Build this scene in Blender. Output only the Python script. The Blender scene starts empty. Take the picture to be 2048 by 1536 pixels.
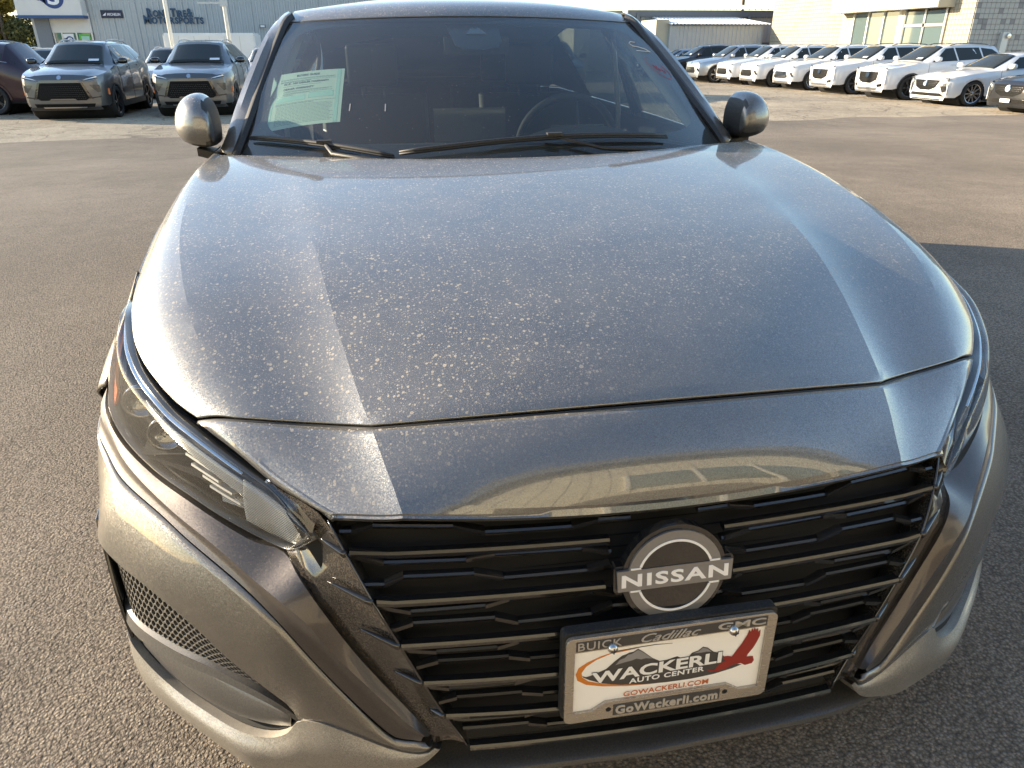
import bpy, bmesh, math, random
import numpy as np
from mathutils import Vector, Matrix
random.seed(7); rng = np.random.default_rng(7)
SC = bpy.context.scene; COL = SC.collection
R = math.radians
# ------------------------------------------------------------------ camera
cam = bpy.data.cameras.new('camera'); camo = bpy.data.objects.new('camera', cam); COL.objects.link(camo)
cam.sensor_fit = 'HORIZONTAL'; cam.sensor_width = 36.0; cam.lens = 36.0*1.44407/2.048
cam.clip_start = 0.05; cam.clip_end = 900
YAW, PIT, ROLL = 0.175356, 0.439822, -0.003369
F_ = Vector((math.sin(YAW)*math.cos(PIT), math.cos(YAW)*math.cos(PIT), -math.sin(PIT)))
R_ = Vector((math.cos(YAW), -math.sin(YAW), 0)); U_ = R_.cross(F_)
R2 = R_*math.cos(ROLL)+U_*math.sin(ROLL); U2 = -R_*math.sin(ROLL)+U_*math.cos(ROLL)
camo.matrix_world = Matrix(((R2.x, U2.x, -F_.x, -0.3729), (R2.y, U2.y, -F_.y, -0.77255), (R2.z, U2.z, -F_.z, 1.27789), (0, 0, 0, 1)))
SC.camera = camo
# ------------------------------------------------------------------ light
SUN_EL, SUN_AZ = 14.5, -65.0      # azimuth from +Y towards +X
sd = Vector((math.sin(R(SUN_AZ))*math.cos(R(SUN_EL)), math.cos(R(SUN_AZ))*math.cos(R(SUN_EL)), math.sin(R(SUN_EL))))
w = bpy.data.worlds.new('World'); SC.world = w; w.use_nodes = True
nt = w.node_tree; nt.nodes.clear()
sky = nt.nodes.new('ShaderNodeTexSky'); sky.sky_type = 'NISHITA'; sky.sun_disc = False
sky.sun_elevation = R(SUN_EL); sky.sun_rotation = R(SUN_AZ); sky.air_density = 1.0; sky.dust_density = 0.5; sky.ozone_density = 1.6
bg = nt.nodes.new('ShaderNodeBackground'); bg.inputs[1].default_value = 0.115
wo = nt.nodes.new('ShaderNodeOutputWorld'); nt.links.new(sky.outputs[0], bg.inputs[0]); nt.links.new(bg.outputs[0], wo.inputs[0])
sl = bpy.data.lights.new('sun', 'SUN'); sl.energy = 4.6; sl.angle = R(0.5); sl.color = (1.0, 0.83, 0.60)
so = bpy.data.objects.new('sun', sl); COL.objects.link(so); so.rotation_euler = sd.to_track_quat('Z', 'Y').to_euler()
SC.view_settings.view_transform = 'Standard'; SC.view_settings.look = 'None'
SC.view_settings.exposure = 1.72; SC.view_settings.gamma = 1.0; SC.view_settings.use_curve_mapping = False
try:
    SC.cycles.max_bounces = 7; SC.cycles.transparent_max_bounces = 10; SC.cycles.caustics_reflective = False; SC.cycles.caustics_refractive = False
    SC.cycles.sample_clamp_indirect = 6.0
except Exception: pass

# ------------------------------------------------------------------ materials
MT = {}
def mat(name, col=(.5, .5, .5), rough=.5, metal=0., coat=0., coat_r=.05, spec=.5, emit=None, alpha=None):
    m = bpy.data.materials.new(name); m.use_nodes = True
    b = m.node_tree.nodes['Principled BSDF']
    b.inputs['Base Color'].default_value = (*col, 1); b.inputs['Roughness'].default_value = rough
    b.inputs['Metallic'].default_value = metal; b.inputs['Coat Weight'].default_value = coat
    b.inputs['Coat Roughness'].default_value = coat_r; b.inputs['Specular IOR Level'].default_value = spec
    if emit: b.inputs['Emission Color'].default_value = (*emit[0], 1); b.inputs['Emission Strength'].default_value = emit[1]
    MT[name] = m; return m
class N:
    def __init__(s, m): s.t = m.node_tree; s.b = s.t.nodes.get('Principled BSDF'); s.o = s.t.nodes['Material Output']
    def n(s, ty, **k):
        x = s.t.nodes.new(ty)
        for a, v in k.items():
            if hasattr(x, a) and not a.startswith('i_'): setattr(x, a, v)
        return x
    def l(s, a, b): s.t.links.new(a, b)
    def tc(s): 
        x = s.n('ShaderNodeTexCoord'); return x.outputs['Object']
    def map(s, v, sc=(1, 1, 1), loc=(0, 0, 0)):
        x = s.n('ShaderNodeMapping'); x.inputs['Scale'].default_value = sc; x.inputs['Location'].default_value = loc; s.l(v, x.inputs['Vector']); return x.outputs[0]
    def noise(s, v, sc, det=3, ro=.5):
        x = s.n('ShaderNodeTexNoise'); x.inputs['Scale'].default_value = sc; x.inputs['Detail'].default_value = det; x.inputs['Roughness'].default_value = ro; s.l(v, x.inputs['Vector']); return x.outputs['Fac']
    def vor(s, v, sc, feat='F1', rnd=1.):
        x = s.n('ShaderNodeTexVoronoi'); x.feature = feat; x.inputs['Scale'].default_value = sc; x.inputs['Randomness'].default_value = rnd; s.l(v, x.inputs['Vector']); return x
    def ramp(s, v, stops):
        x = s.n('ShaderNodeValToRGB'); e = x.color_ramp.elements
        while len(e) < len(stops): e.new(.5)
        for k, (p, c) in enumerate(stops):
            e[k].position = p; e[k].color = (*c, 1) if isinstance(c, tuple) else (c, c, c, 1)
        s.l(v, x.inputs[0]); return x.outputs[0]
    def math(s, op, a, b=None, c=None):
        x = s.n('ShaderNodeMath'); x.operation = op
        for i, v in enumerate((a, b, c)):
            if v is None: continue
            if isinstance(v, (int, float)): x.inputs[i].default_value = v
            else: s.l(v, x.inputs[i])
        return x.outputs[0]
    def mix(s, f, a, b, mode='MIX'):
        x = s.n('ShaderNodeMix'); x.data_type = 'RGBA'; x.blend_type = mode
        for i, v in ((0, f), (6, a), (7, b)):
            if isinstance(v, (int, float)): x.inputs[i].default_value = v
            elif isinstance(v, tuple): x.inputs[i].default_value = (*v, 1)
            else: s.l(v, x.inputs[i])
        return x.outputs[2]
    def bump(s, h, st, dist=.01, nrm=None):
        x = s.n('ShaderNodeBump'); x.inputs['Strength'].default_value = st; x.inputs['Distance'].default_value = dist; s.l(h, x.inputs['Height'])
        if nrm is not None: s.l(nrm, x.inputs['Normal'])
        return x.outputs[0]

def paint(name, col, dust=0.0, spots=0.0, flake=.5, metal=.85, rough=.40, flk_scale=850, coat_ior=1.75):
    m = mat(name, col, rough, metal, 1.0, .03); k = N(m); tc = k.tc()
    v = k.vor(tc, flk_scale); 
    sepc = k.n('ShaderNodeSeparateColor'); k.l(v.outputs['Color'], sepc.inputs[0])
    br = k.math('MULTIPLY_ADD', sepc.outputs[0], flake*.7, 1-flake*.35)
    cc = k.n('ShaderNodeCombineColor'); [k.l(br, cc.inputs[i]) for i in range(3)]
    base = k.mix(1.0, col, cc.outputs[0], 'MULTIPLY')
    k.l(base, k.b.inputs['Base Color']); k.b.inputs['Coat IOR'].default_value = coat_ior
    rr = k.math('MULTIPLY_ADD', sepc.outputs[1], .16, rough-.08); k.l(rr, k.b.inputs['Roughness'])
    # flake normals
    vm = k.n('ShaderNodeVectorMath'); vm.operation = 'SUBTRACT'; k.l(v.outputs['Color'], vm.inputs[0]); vm.inputs[1].default_value = (.5, .5, .5)
    vs = k.n('ShaderNodeVectorMath'); vs.operation = 'SCALE'; k.l(vm.outputs[0], vs.inputs[0]); vs.inputs[3].default_value = .30*flake
    g = k.n('ShaderNodeNewGeometry'); va = k.n('ShaderNodeVectorMath'); va.operation = 'ADD'; k.l(g.outputs['Normal'], va.inputs[0]); k.l(vs.outputs[0], va.inputs[1])
    vn = k.n('ShaderNodeVectorMath'); vn.operation = 'NORMALIZE'; k.l(va.outputs[0], vn.inputs[0]); k.l(vn.outputs[0], k.b.inputs['Normal'])
    if dust or spots:
        d = k.n('ShaderNodeBsdfPrincipled'); d.inputs['Roughness'].default_value = .85; d.inputs['Specular IOR Level'].default_value = .2
        dc = k.mix(k.noise(tc, 40, 2), (.50, .43, .34), (.60, .54, .45)); k.l(dc, d.inputs['Base Color'])
        sep = k.n('ShaderNodeSeparateXYZ'); k.l(tc, sep.inputs[0])
        gn = k.n('ShaderNodeSeparateXYZ'); k.l(g.outputs['Normal'], gn.inputs[0])
        up = k.n('ShaderNodeMapRange'); up.inputs[1].default_value = .50; up.inputs[2].default_value = .90; k.l(gn.outputs[2], up.inputs[0])
        wob = k.n('ShaderNodeVectorMath'); wob.operation = 'ADD'
        nz = k.n('ShaderNodeTexNoise'); nz.inputs['Scale'].default_value = 120; nz.inputs['Detail'].default_value = 2; k.l(tc, nz.inputs['Vector'])
        nsc = k.n('ShaderNodeVectorMath'); nsc.operation = 'SCALE'; nsc.inputs[3].default_value = .0022; k.l(nz.outputs['Color'], nsc.inputs[0])
        k.l(tc, wob.inputs[0]); k.l(nsc.outputs[0], wob.inputs[1]); wv = wob.outputs[0]
        tot = None
        flat = k.map(wv, (1, 1, .35))
        for scl, rmax, lo, wt in ((88, .31, .66, .85), (130, .34, .46, .85), (190, .37, .36, .75), (300, .40, .38, .6)):
            vv = k.vor(flat, scl); sc2 = k.n('ShaderNodeSeparateColor'); k.l(vv.outputs['Color'], sc2.inputs[0])
            rad = k.math('MULTIPLY', k.math('MAXIMUM', k.math('SUBTRACT', sc2.outputs[0], lo), 0.0), rmax/(1-lo))
            inside = k.math('SUBTRACT', rad, vv.outputs['Distance'])
            mk = k.n('ShaderNodeMapRange'); mk.inputs[1].default_value = 0.0; mk.inputs[2].default_value = .05; k.l(inside, mk.inputs[0])
            # ring: brighter at the rim
            rg = k.n('ShaderNodeMapRange'); rg.inputs[1].default_value = .03; rg.inputs[2].default_value = .16; rg.inputs[3].default_value = 1.0; rg.inputs[4].default_value = .62; k.l(inside, rg.inputs[0])
            o = k.math('MULTIPLY', k.math('MULTIPLY', mk.outputs[0], rg.outputs[0]), wt)
            tot = o if tot is None else k.math('MAXIMUM', tot, o)
        dens = k.n('ShaderNodeMapRange'); dens.inputs[1].default_value = .32; dens.inputs[2].default_value = .62; dens.inputs[3].default_value = .75; k.l(k.noise(tc, 2.2, 2), dens.inputs[0])
        # spots thin out towards the nose and the right side
        cl = k.math('MULTIPLY_ADD', sep.outputs[1], .95, k.math('MULTIPLY', sep.outputs[0], -.35)); clr = k.n('ShaderNodeMapRange')
        clr.inputs[1].default_value = .10; clr.inputs[2].default_value = .32; clr.inputs[3].default_value = .10; k.l(cl, clr.inputs[0])
        f1 = k.math('MULTIPLY', k.math('MULTIPLY', tot, k.math('MULTIPLY', dens.outputs[0], clr.outputs[0])), k.math('MULTIPLY', up.outputs[0], spots))
        hz = k.math('MULTIPLY', k.noise(tc, 9, 5, .7), dust*1.6)
        f2 = k.math('MULTIPLY', hz, k.math('MULTIPLY_ADD', up.outputs[0], .7, .3))
        fine = k.math('MULTIPLY', k.math('GREATER_THAN', k.noise(tc, 620, 1), .64), k.math('MULTIPLY', up.outputs[0], .35*min(1, spots)))
        f = k.math('MINIMUM', k.math('MAXIMUM', k.math('ADD', f1, f2), fine), 1.0)
        ms = k.n('ShaderNodeMixShader'); k.l(f, ms.inputs[0]); k.l(k.b.outputs[0], ms.inputs[1]); k.l(d.outputs[0], ms.inputs[2]); k.l(ms.outputs[0], k.o.inputs[0])
    return m
def glass(name, tint=(.80, .86, .84), rough=0.0, ior=1.5, dusty=0., spec=1.0):
    m = bpy.data.materials.new(name); m.use_nodes = True; t = m.node_tree; t.nodes.remove(t.nodes['Principled BSDF']); k = N(m)
    tr = k.n('ShaderNodeBsdfTransparent'); tr.inputs[0].default_value = (*tint, 1)
    gl = k.n('ShaderNodeBsdfGlossy'); gl.inputs['Roughness'].default_value = rough; gl.inputs[0].default_value = (1, 1, 1, 1)
    lw = k.n('ShaderNodeLayerWeight'); lw.inputs[0].default_value = .5; F0 = ((ior-1)/(ior+1))**2*1.7; fr = k.n('ShaderNodeMath'); fr.operation = 'MULTIPLY_ADD'; k.l(k.math('POWER', lw.outputs['Facing'], 5.0), fr.inputs[0]); fr.inputs[1].default_value = 1-F0; fr.inputs[2].default_value = F0
    ms = k.n('ShaderNodeMixShader'); k.l(k.math('MULTIPLY', fr.outputs[0], spec), ms.inputs[0]); k.l(tr.outputs[0], ms.inputs[1]); k.l(gl.outputs[0], ms.inputs[2]); out = ms.outputs[0]
    if dusty:
        tc = k.tc(); df = k.n('ShaderNodeBsdfDiffuse'); df.inputs[0].default_value = (.62, .58, .50, 1)
        v = k.vor(tc, 150); s2 = k.n('ShaderNodeSeparateColor'); k.l(v.outputs['Color'], s2.inputs[0])
        sp = k.math('LESS_THAN', v.outputs['Distance'], k.math('MULTIPLY', k.math('MAXIMUM', k.math('SUBTRACT', s2.outputs[0], .86), 0.), 1.3))
        film = k.math('MULTIPLY_ADD', k.noise(tc, 260, 2), dusty*1.3, k.math('MULTIPLY', k.noise(tc, 5, 3), dusty*.8))
        fa = k.math('MAXIMUM', k.math('MULTIPLY', sp, .45), film)
        m2 = k.n('ShaderNodeMixShader'); k.l(fa, m2.inputs[0]); k.l(out, m2.inputs[1]); k.l(df.outputs[0], m2.inputs[2]); out = m2.outputs[0]
    k.l(out, k.o.inputs[0]); MT[name] = m; return m

# ------------------------------------------------------------------ object helpers
def link(name, me, m=None, parent=None):
    o = bpy.data.objects.new(name, me); COL.objects.link(o)
    if m is not None and me is not None and len(me.materials) == 0: me.materials.append(m)
    if parent is not None: o.parent = parent
    return o
def tag(o, label=None, cat=None, group=None, kind=None):
    if label: o['label'] = label
    if cat: o['category'] = cat
    if group: o['group'] = group
    if kind: o['kind'] = kind
    return o
def thing(name, label, cat, loc=(0, 0, 0), rz=0., group=None):
    o = link(name, None); o.location = loc; o.rotation_euler = (0, 0, rz); o.empty_display_size = .2
    return tag(o, label, cat, group)
def mesh(name, V, Fc, smooth=False):
    me = bpy.data.meshes.new(name); me.from_pydata([tuple(map(float, v)) for v in V], [], [tuple(f) for f in Fc]); me.update()
    if smooth: me.polygons.foreach_set('use_smooth', [True]*len(me.polygons))
    return me
def from_bm(name, bm, smooth=False):
    me = bpy.data.meshes.new(name); bm.to_mesh(me); bm.free()
    if smooth: me.polygons.foreach_set('use_smooth', [True]*len(me.polygons))
    return me
class MB:
    def __init__(s): s.V = []; s.F = []
    def add(s, V, Fc):
        n = len(s.V); s.V += [tuple(map(float, v)) for v in V]; s.F += [tuple(i+n for i in f) for f in Fc]; return s
    def box(s, a, b):
        x0, y0, z0 = a; x1, y1, z1 = b
        V = [(x0, y0, z0), (x1, y0, z0), (x1, y1, z0), (x0, y1, z0), (x0, y0, z1), (x1, y0, z1), (x1, y1, z1), (x0, y1, z1)]
        return s.add(V, [(0, 3, 2, 1), (4, 5, 6, 7), (0, 1, 5, 4), (1, 2, 6, 5), (2, 3, 7, 6), (3, 0, 4, 7)])
    def tube(s, P, r, n=8, cap=True):
        P = [Vector(p) for p in P]; rs = r if hasattr(r, '__len__') else [r]*len(P); V = []; Fc = []
        up = Vector((0, 0, 1))
        for i, p in enumerate(P):
            d = (P[min(i+1, len(P)-1)]-P[max(i-1, 0)]).normalized()
            if abs(d.dot(up)) > .95: up = Vector((0, 1, 0)) if abs(d.y) < .9 else Vector((1, 0, 0))
            a = d.cross(up).normalized(); b = a.cross(d).normalized()
            for j in range(n):
                t = 2*math.pi*j/n; V.append(p+(a*math.cos(t)+b*math.sin(t))*rs[i])
        for i in range(len(P)-1):
            for j in range(n): Fc.append((i*n+j, i*n+(j+1) % n, (i+1)*n+(j+1) % n, (i+1)*n+j))
        if cap: Fc.append(tuple(range(n))[::-1]); Fc.append(tuple(range((len(P)-1)*n, len(P)*n)))
        return s.add(V, Fc)
    def lathe(s, prof, n=24, axis='y', c=(0, 0, 0), close=False):
        V = []; Fc = []; m = len(prof)
        for j in range(n):
            t = 2*math.pi*j/n
            for (r, h) in prof:
                if axis == 'y': V.append((c[0]+r*math.cos(t), c[1]+h, c[2]+r*math.sin(t)))
                elif axis == 'x': V.append((c[0]+h, c[1]+r*math.cos(t), c[2]+r*math.sin(t)))
                else: V.append((c[0]+r*math.cos(t), c[1]+r*math.sin(t), c[2]+h))
        mm = m if close else m-1
        for j in range(n):
            for i in range(mm): Fc.append((j*m+i, j*m+(i+1) % m, ((j+1) % n)*m+(i+1) % m, ((j+1) % n)*m+i))
        return s.add(V, Fc)
    def build(s, name, m, parent=None, smooth=False, fix=True):
        me = mesh(name, s.V, s.F, smooth)
        if fix: recalc(me)
        return link(name, me, m, parent)
def recalc(me):
    bm = bmesh.new(); bm.from_mesh(me); bmesh.ops.recalc_face_normals(bm, faces=bm.faces); bm.to_mesh(me); bm.free()
def smooth_angle(me, ang=40):
    me.polygons.foreach_set('use_smooth', [True]*len(me.polygons))
    bm = bmesh.new(); bm.from_mesh(me)
    for e in bm.edges:
        if len(e.link_faces) == 2 and e.calc_face_angle(0) > R(ang): e.smooth = False
    bm.to_mesh(me); bm.free()
# ------------------------------------------------------------------ curves and lofts (numpy)
def cr(P, n):
    P = np.array(P, float)
    if len(P) == 2: return P[0]+(P[1]-P[0])*np.linspace(0, 1, n)[:, None]
    d = np.linalg.norm(np.diff(P, axis=0), axis=1)**.5; d[d < 1e-6] = 1e-6
    t = np.r_[0, np.cumsum(d)]
    M = np.zeros_like(P)
    for i in range(1, len(P)-1):
        a = (P[i]-P[i-1])/(t[i]-t[i-1]); b = (P[i+1]-P[i])/(t[i+1]-t[i]); M[i] = (a*(t[i+1]-t[i])+b*(t[i]-t[i-1]))/(t[i+1]-t[i-1])
    M[0] = 1.5*(P[1]-P[0])/(t[1]-t[0])-.5*M[1]; M[-1] = 1.5*(P[-1]-P[-2])/(t[-1]-t[-2])-.5*M[-2]
    uu = np.linspace(0, t[-1], max(200, n*4)); i = np.clip(np.searchsorted(t, uu, 'right')-1, 0, len(P)-2)
    h = (t[i+1]-t[i])[:, None]; s = ((uu-t[i])[:, None])/h
    Q = (2*s**3-3*s**2+1)*P[i]+(s**3-2*s**2+s)*h*M[i]+(-2*s**3+3*s**2)*P[i+1]+(s**3-s**2)*h*M[i+1]
    L = np.r_[0, np.cumsum(np.linalg.norm(np.diff(Q, axis=0), axis=1))]; g = np.linspace(0, L[-1], n)
    return np.stack([np.interp(g, L, Q[:, k]) for k in range(3)], 1)
def loft(curves, n, m):
    """curves: control polylines; resampled to n points; m rows between neighbours, smooth across"""
    C = np.stack([cr(c, n) if len(c) != n or not isinstance(c, np.ndarray) else c for c in curves])
    out = []
    K = len(curves)
    if K == 2:
        s = np.linspace(0, 1, m+1)[:, None, None]; return C[0]+(C[1]-C[0])*s
    T = np.zeros_like(C)
    for i in range(K): T[i] = (C[min(i+1, K-1)]-C[max(i-1, 0)])*(.5 if 0 < i < K-1 else 1.)
    for i in range(K-1):
        for j in range(m+(i == K-2)):
            s = j/m
            out.append((2*s**3-3*s**2+1)*C[i]+(s**3-2*s**2+s)*T[i]+(-2*s**3+3*s**2)*C[i+1]+(s**3-s**2)*T[i+1])
    return np.stack(out)
MIR = np.array([-1, 1, 1.])
def gmesh(name, grids, out, m, parent, thick=.003, bevel=.0018, sharp=True, crease=28, weld=True, smooth=True):
    """grids: list of [r,c,3] arrays joined into one panel; out = rough outward direction; gives the panel thickness and rounded edges"""
    bm = bmesh.new()
    for G in grids:
        r, c, _ = G.shape; vs = [[bm.verts.new(G[i, j]) for j in range(c)] for i in range(r)]
        fs = []
        for i in range(r-1):
            for j in range(c-1):
                q = [vs[i][j], vs[i][j+1], vs[i+1][j+1], vs[i+1][j]]
                try: fs.append(bm.faces.new(q))
                except ValueError: pass
        nn = Vector((0, 0, 0))
        for f in fs: f.normal_update(); nn += f.normal*f.calc_area()
        if nn.dot(Vector(out)) < 0: bmesh.ops.reverse_faces(bm, faces=fs)
    if weld: bmesh.ops.remove_doubles(bm, verts=bm.verts, dist=.0004)
    deg = [f for f in bm.faces if f.calc_area() < 1e-9]
    if deg: bmesh.ops.delete(bm, geom=deg, context='FACES_ONLY')
    bm.normal_update()
    me = from_bm(name, bm, smooth)
    if sharp:
        b2 = bmesh.new(); b2.from_mesh(me)
        for e in b2.edges:
            if len(e.link_faces) == 2 and e.calc_face_angle(0) > R(crease): e.smooth = False
        b2.to_mesh(me); b2.free()
    o = link(name, me, m, parent)
    if thick:
        md = o.modifiers.new('thickness', 'SOLIDIFY'); md.thickness = thick; md.offset = -1; md.use_even_offset = False
        if bevel:
            bv = o.modifiers.new('rounded edge', 'BEVEL'); bv.width = bevel; bv.segments = 2; bv.limit_method = 'ANGLE'; bv.angle_limit = R(55); bv.harden_normals = False
    return o
# ------------------------------------------------------------------ text as meshes
def text_polys(s, size=1.0, shear=0.0, bold=0.0, spacing=1.0):
    cu = bpy.data.curves.new('letters', 'FONT'); cu.body = s; cu.size = size; cu.shear = shear; cu.offset = bold; cu.space_character = spacing; cu.fill_mode = 'FRONT'; cu.resolution_u = 3
    ob = bpy.data.objects.new('letters', cu); me = bpy.data.meshes.new_from_object(ob)
    V = np.array([v.co[:2] for v in me.vertices]) if len(me.vertices) else np.zeros((0, 2)); Fc = [tuple(p.vertices) for p in me.polygons]
    bpy.data.objects.remove(ob); bpy.data.curves.remove(cu); bpy.data.meshes.remove(me)
    return V, Fc
def fit_text(s, x0, x1, y0, y1, **k):
    V, Fc = text_polys(s, 1.0, **k); mn = V.min(0); mx = V.max(0)
    V = (V-mn)/(mx-mn); V[:, 0] = x0+V[:, 0]*(x1-x0); V[:, 1] = y0+V[:, 1]*(y1-y0); return V, Fc
def solid2d(V2, Fc, f, depth, d0=0.0, sub=None):
    """2D faces mapped by f(u, v, d) to 3D, with a front at d0+depth and rim back to d0"""
    bm = bmesh.new(); vs = [bm.verts.new((x, y, 0)) for x, y in V2]
    for fc in Fc:
        try: bm.faces.new([vs[i] for i in fc])
        except ValueError: pass
    if sub:
        (ax, ay, st) = sub
        xs = [v.co.x for v in bm.verts]; ys = [v.co.y for v in bm.verts]
        if ax:
            x = min(xs)+ax
            while x < max(xs): bmesh.ops.bisect_plane(bm, geom=bm.verts[:]+bm.edges[:]+bm.faces[:], plane_co=(x, 0, 0), plane_no=(1, 0, 0)); x += ax
        if ay:
            y = min(ys)+ay
            while y < max(ys): bmesh.ops.bisect_plane(bm, geom=bm.verts[:]+bm.edges[:]+bm.faces[:], plane_co=(0, y, 0), plane_no=(0, 1, 0)); y += ay
    bm.verts.index_update()
    V = [(v.co.x, v.co.y) for v in bm.verts]; Fs = [[v.index for v in f.verts] for f in bm.faces]
    bd = [(e.verts[0].index, e.verts[1].index) for e in bm.edges if len(e.link_faces) == 1]; bm.free()
    n = len(V); P = [f(x, y, d0+depth) for x, y in V]; Fo = list(Fs)
    if depth:
        P += [f(x, y, d0) for x, y in V]; Fo += [(a, b, b+n, a+n) for a, b in bd]
    return P, Fo
def poly2d(pts): return [tuple(p) for p in pts], [tuple(range(len(pts)))]
def circ(cx, cy, r, n=40, a0=0, a1=360): return [(cx+r*math.cos(R(a0+(a1-a0)*i/n)), cy+r*math.sin(R(a0+(a1-a0)*i/n))) for i in range(n+(a1-a0 < 359))]
def ring(cx, cy, r0, r1, n=40, a0=0, a1=360):
    V = []; 
    k = n+1
    for i in range(k):
        t = R(a0+(a1-a0)*i/n); V += [(cx+r0*math.cos(t), cy+r0*math.sin(t)), (cx+r1*math.cos(t), cy+r1*math.sin(t))]
    return V, [(2*i, 2*i+1, 2*i+3, 2*i+2) for i in range(n)]
def flat(name, parts, f, depth, m, parent, d0=0., sub=None, smooth=False):
    mb = MB()
    for V2, Fc in parts: mb.add(*solid2d(V2, Fc, f, depth, d0, sub))
    return mb.build(name, m, parent, smooth)
def zg(y):
    t = min(1, max(0, (y-4.0)/12.0)); return -0.42*t*t*(3-2*t)
# ------------------------------------------------------------------ material list
GUN = (.158, .162, .160)
paint('gunmetal_dusty', GUN, dust=.15, spots=1.0, flake=.75, coat_ior=1.9)
paint('gunmetal_lip_lit', (.30, .29, .27), dust=.34, spots=0.1, flake=.8, rough=.5, coat_ior=1.4)  # body paint made paler and dustier to put in the sunlight on the lip
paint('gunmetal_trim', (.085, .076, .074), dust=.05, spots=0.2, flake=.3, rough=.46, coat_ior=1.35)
paint('gunmetal', (.145, .138, .125), dust=.13, spots=0.25, flake=.7, rough=.40, coat_ior=1.6)
mat('gloss_black', (.012, .012, .012), .12, coat=1.0, coat_r=.03)
m = mat('gloss_black_dusty', (.014, .013, .012), .14, coat=1.0, coat_r=.05); k = N(m); tc = k.tc()
dd = k.n('ShaderNodeBsdfDiffuse'); dd.inputs[0].default_value = (.30, .25, .19, 1)
ms = k.n('ShaderNodeMixShader'); k.l(k.math('MULTIPLY', k.ramp(k.noise(tc, 380, 4, .8), [(.45, 0.), (.68, 1.)]), k.math('MULTIPLY_ADD', k.ramp(k.noise(tc, 7, 3), [(.3, .1), (.7, 1.)]), .42, .04)), ms.inputs[0])
k.l(k.b.outputs[0], ms.inputs[1]); k.l(dd.outputs[0], ms.inputs[2]); k.l(ms.outputs[0], k.o.inputs[0])
m = mat('slat_black', (.009, .009, .009), .22, coat=.85, coat_r=.06); k = N(m); tc = k.tc(); k.b.inputs['Coat IOR'].default_value = 1.45
dd = k.n('ShaderNodeBsdfDiffuse'); dd.inputs[0].default_value = (.26, .21, .15, 1)
ms = k.n('ShaderNodeMixShader'); k.l(k.math('MULTIPLY', k.noise(tc, 30, 5, .8), .035), ms.inputs[0])
k.l(k.b.outputs[0], ms.inputs[1]); k.l(dd.outputs[0], ms.inputs[2]); k.l(ms.outputs[0], k.o.inputs[0])
m = mat('rough_plastic', (.018, .018, .018), .55); k = N(m); tc = k.tc()
k.l(k.mix(k.ramp(k.noise(tc, 260, 4, .8), [(.5, 0.), (.8, 1.)]), (.018, .018, .018), (.10, .088, .07)), k.b.inputs['Base Color'])
mat('mesh_plastic', (.13, .125, .115), .4, coat=.4)
m = mat('weathered_plastic', (.05, .05, .05), .5, coat=.8, coat_r=.18); k = N(m); tc = k.tc()
k.l(k.mix(k.ramp(k.noise(tc, 300, 4, .8), [(.35, 0.), (.75, 1.)]), (.028, .029, .032), (.085, .078, .068)), k.b.inputs['Base Color'])
mat('dark_void', (.006, .006, .006), .8)
mat('rubber', (.016, .016, .016), .6)
mat('chrome', (.75, .75, .76), .07, 1.0)
mat('dark_chrome', (.27, .27, .27), .13, 1.0)
mat('satin_silver', (.55, .55, .54), .28, .9)
mat('amber', (.85, .22, .04), .25, coat=.8)
mat('red_lens', (.35, .01, .01), .2, coat=.8)
mat('bulb_reflector', (.85, .85, .83), .22, .35, coat=1.0); mat('grille_dark', (.008, .008, .008), .6, spec=.12); mat('grille_glint', (.045, .045, .045), .35, .8)
m = mat('light_guide', (.62, .62, .60), .18, .35, coat=1.0); k = N(m); tc = k.tc()
wv = k.n('ShaderNodeTexWave'); wv.inputs['Scale'].default_value = 190; wv.bands_direction = 'DIAGONAL'; k.l(tc, wv.inputs['Vector'])
k.l(k.bump(wv.outputs[1], .8, .002), k.b.inputs['Normal']); k.l(k.mix(wv.outputs[1], (.20, .20, .195), (.40, .40, .39)), k.b.inputs['Base Color'])
mat('lamp_housing', (.075, .072, .066), .25, .3, coat=.6)
glass('lens_glass', (.93, .94, .93), 0., 1.45, .03)
glass('windshield_glass', (.60, .69, .67), 0., 1.42, .035); glass('front_side_glass', (.28, .31, .30), 0., 1.52, .02)
glass('side_glass', (.16, .18, .18), 0., 1.52, .02); mat('rear_glass', (.010, .012, .012), .35, spec=.1)
mat('tinted_glass', (.030, .034, .032), .04, spec=.38)
mat('frit', (.008, .009, .011), .35)
mat('cabin_dark', (.018, .019, .020), .7); mat('cabin_grey', (.30, .30, .28), .8); mat('cabin_seat', (.010, .010, .011), .5); mat('frame_letters', (.50, .46, .40), .45, .3)
mat('screen_glass', (.05, .055, .055), .1, coat=1.)
mat('plate_white', (.93, .91, .86), .35, coat=.5)
mat('ink_dark', (.055, .052, .05), .5); mat('ink_grey', (.26, .25, .25), .5); mat('ink_orange', (.62, .20, .02), .5); mat('ink_orange_text', (.55, .14, .03), .5); mat('ink_red', (.27, .022, .014), .5); mat('ink_white', (.84, .83, .80), .5)
m = mat('brushed_frame', (.46, .42, .36), .30, .75); k = N(m); tc = k.map(k.tc(), (4, 4, 90))
k.l(k.math('MULTIPLY_ADD', k.noise(tc, 3, 4), .22, .14), k.b.inputs['Roughness'])
mat('screw_metal', (.62, .60, .56), .25, 1.0)
mat('paper_green', (.78, .93, .82), .8, emit=None); mat('paper_edge', (.36, .58, .52), .8); mat('paper_ink', (.09, .13, .14), .8); mat('paper_ink_pale', (.26, .38, .36), .8)
mat('marker_white', (.75, .78, .80), .8); mat('marker_red', (.55, .04, .06), .8)
mat('emblem_white', (.85, .84, .82), .3, emit=None, coat=.5); 
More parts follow.
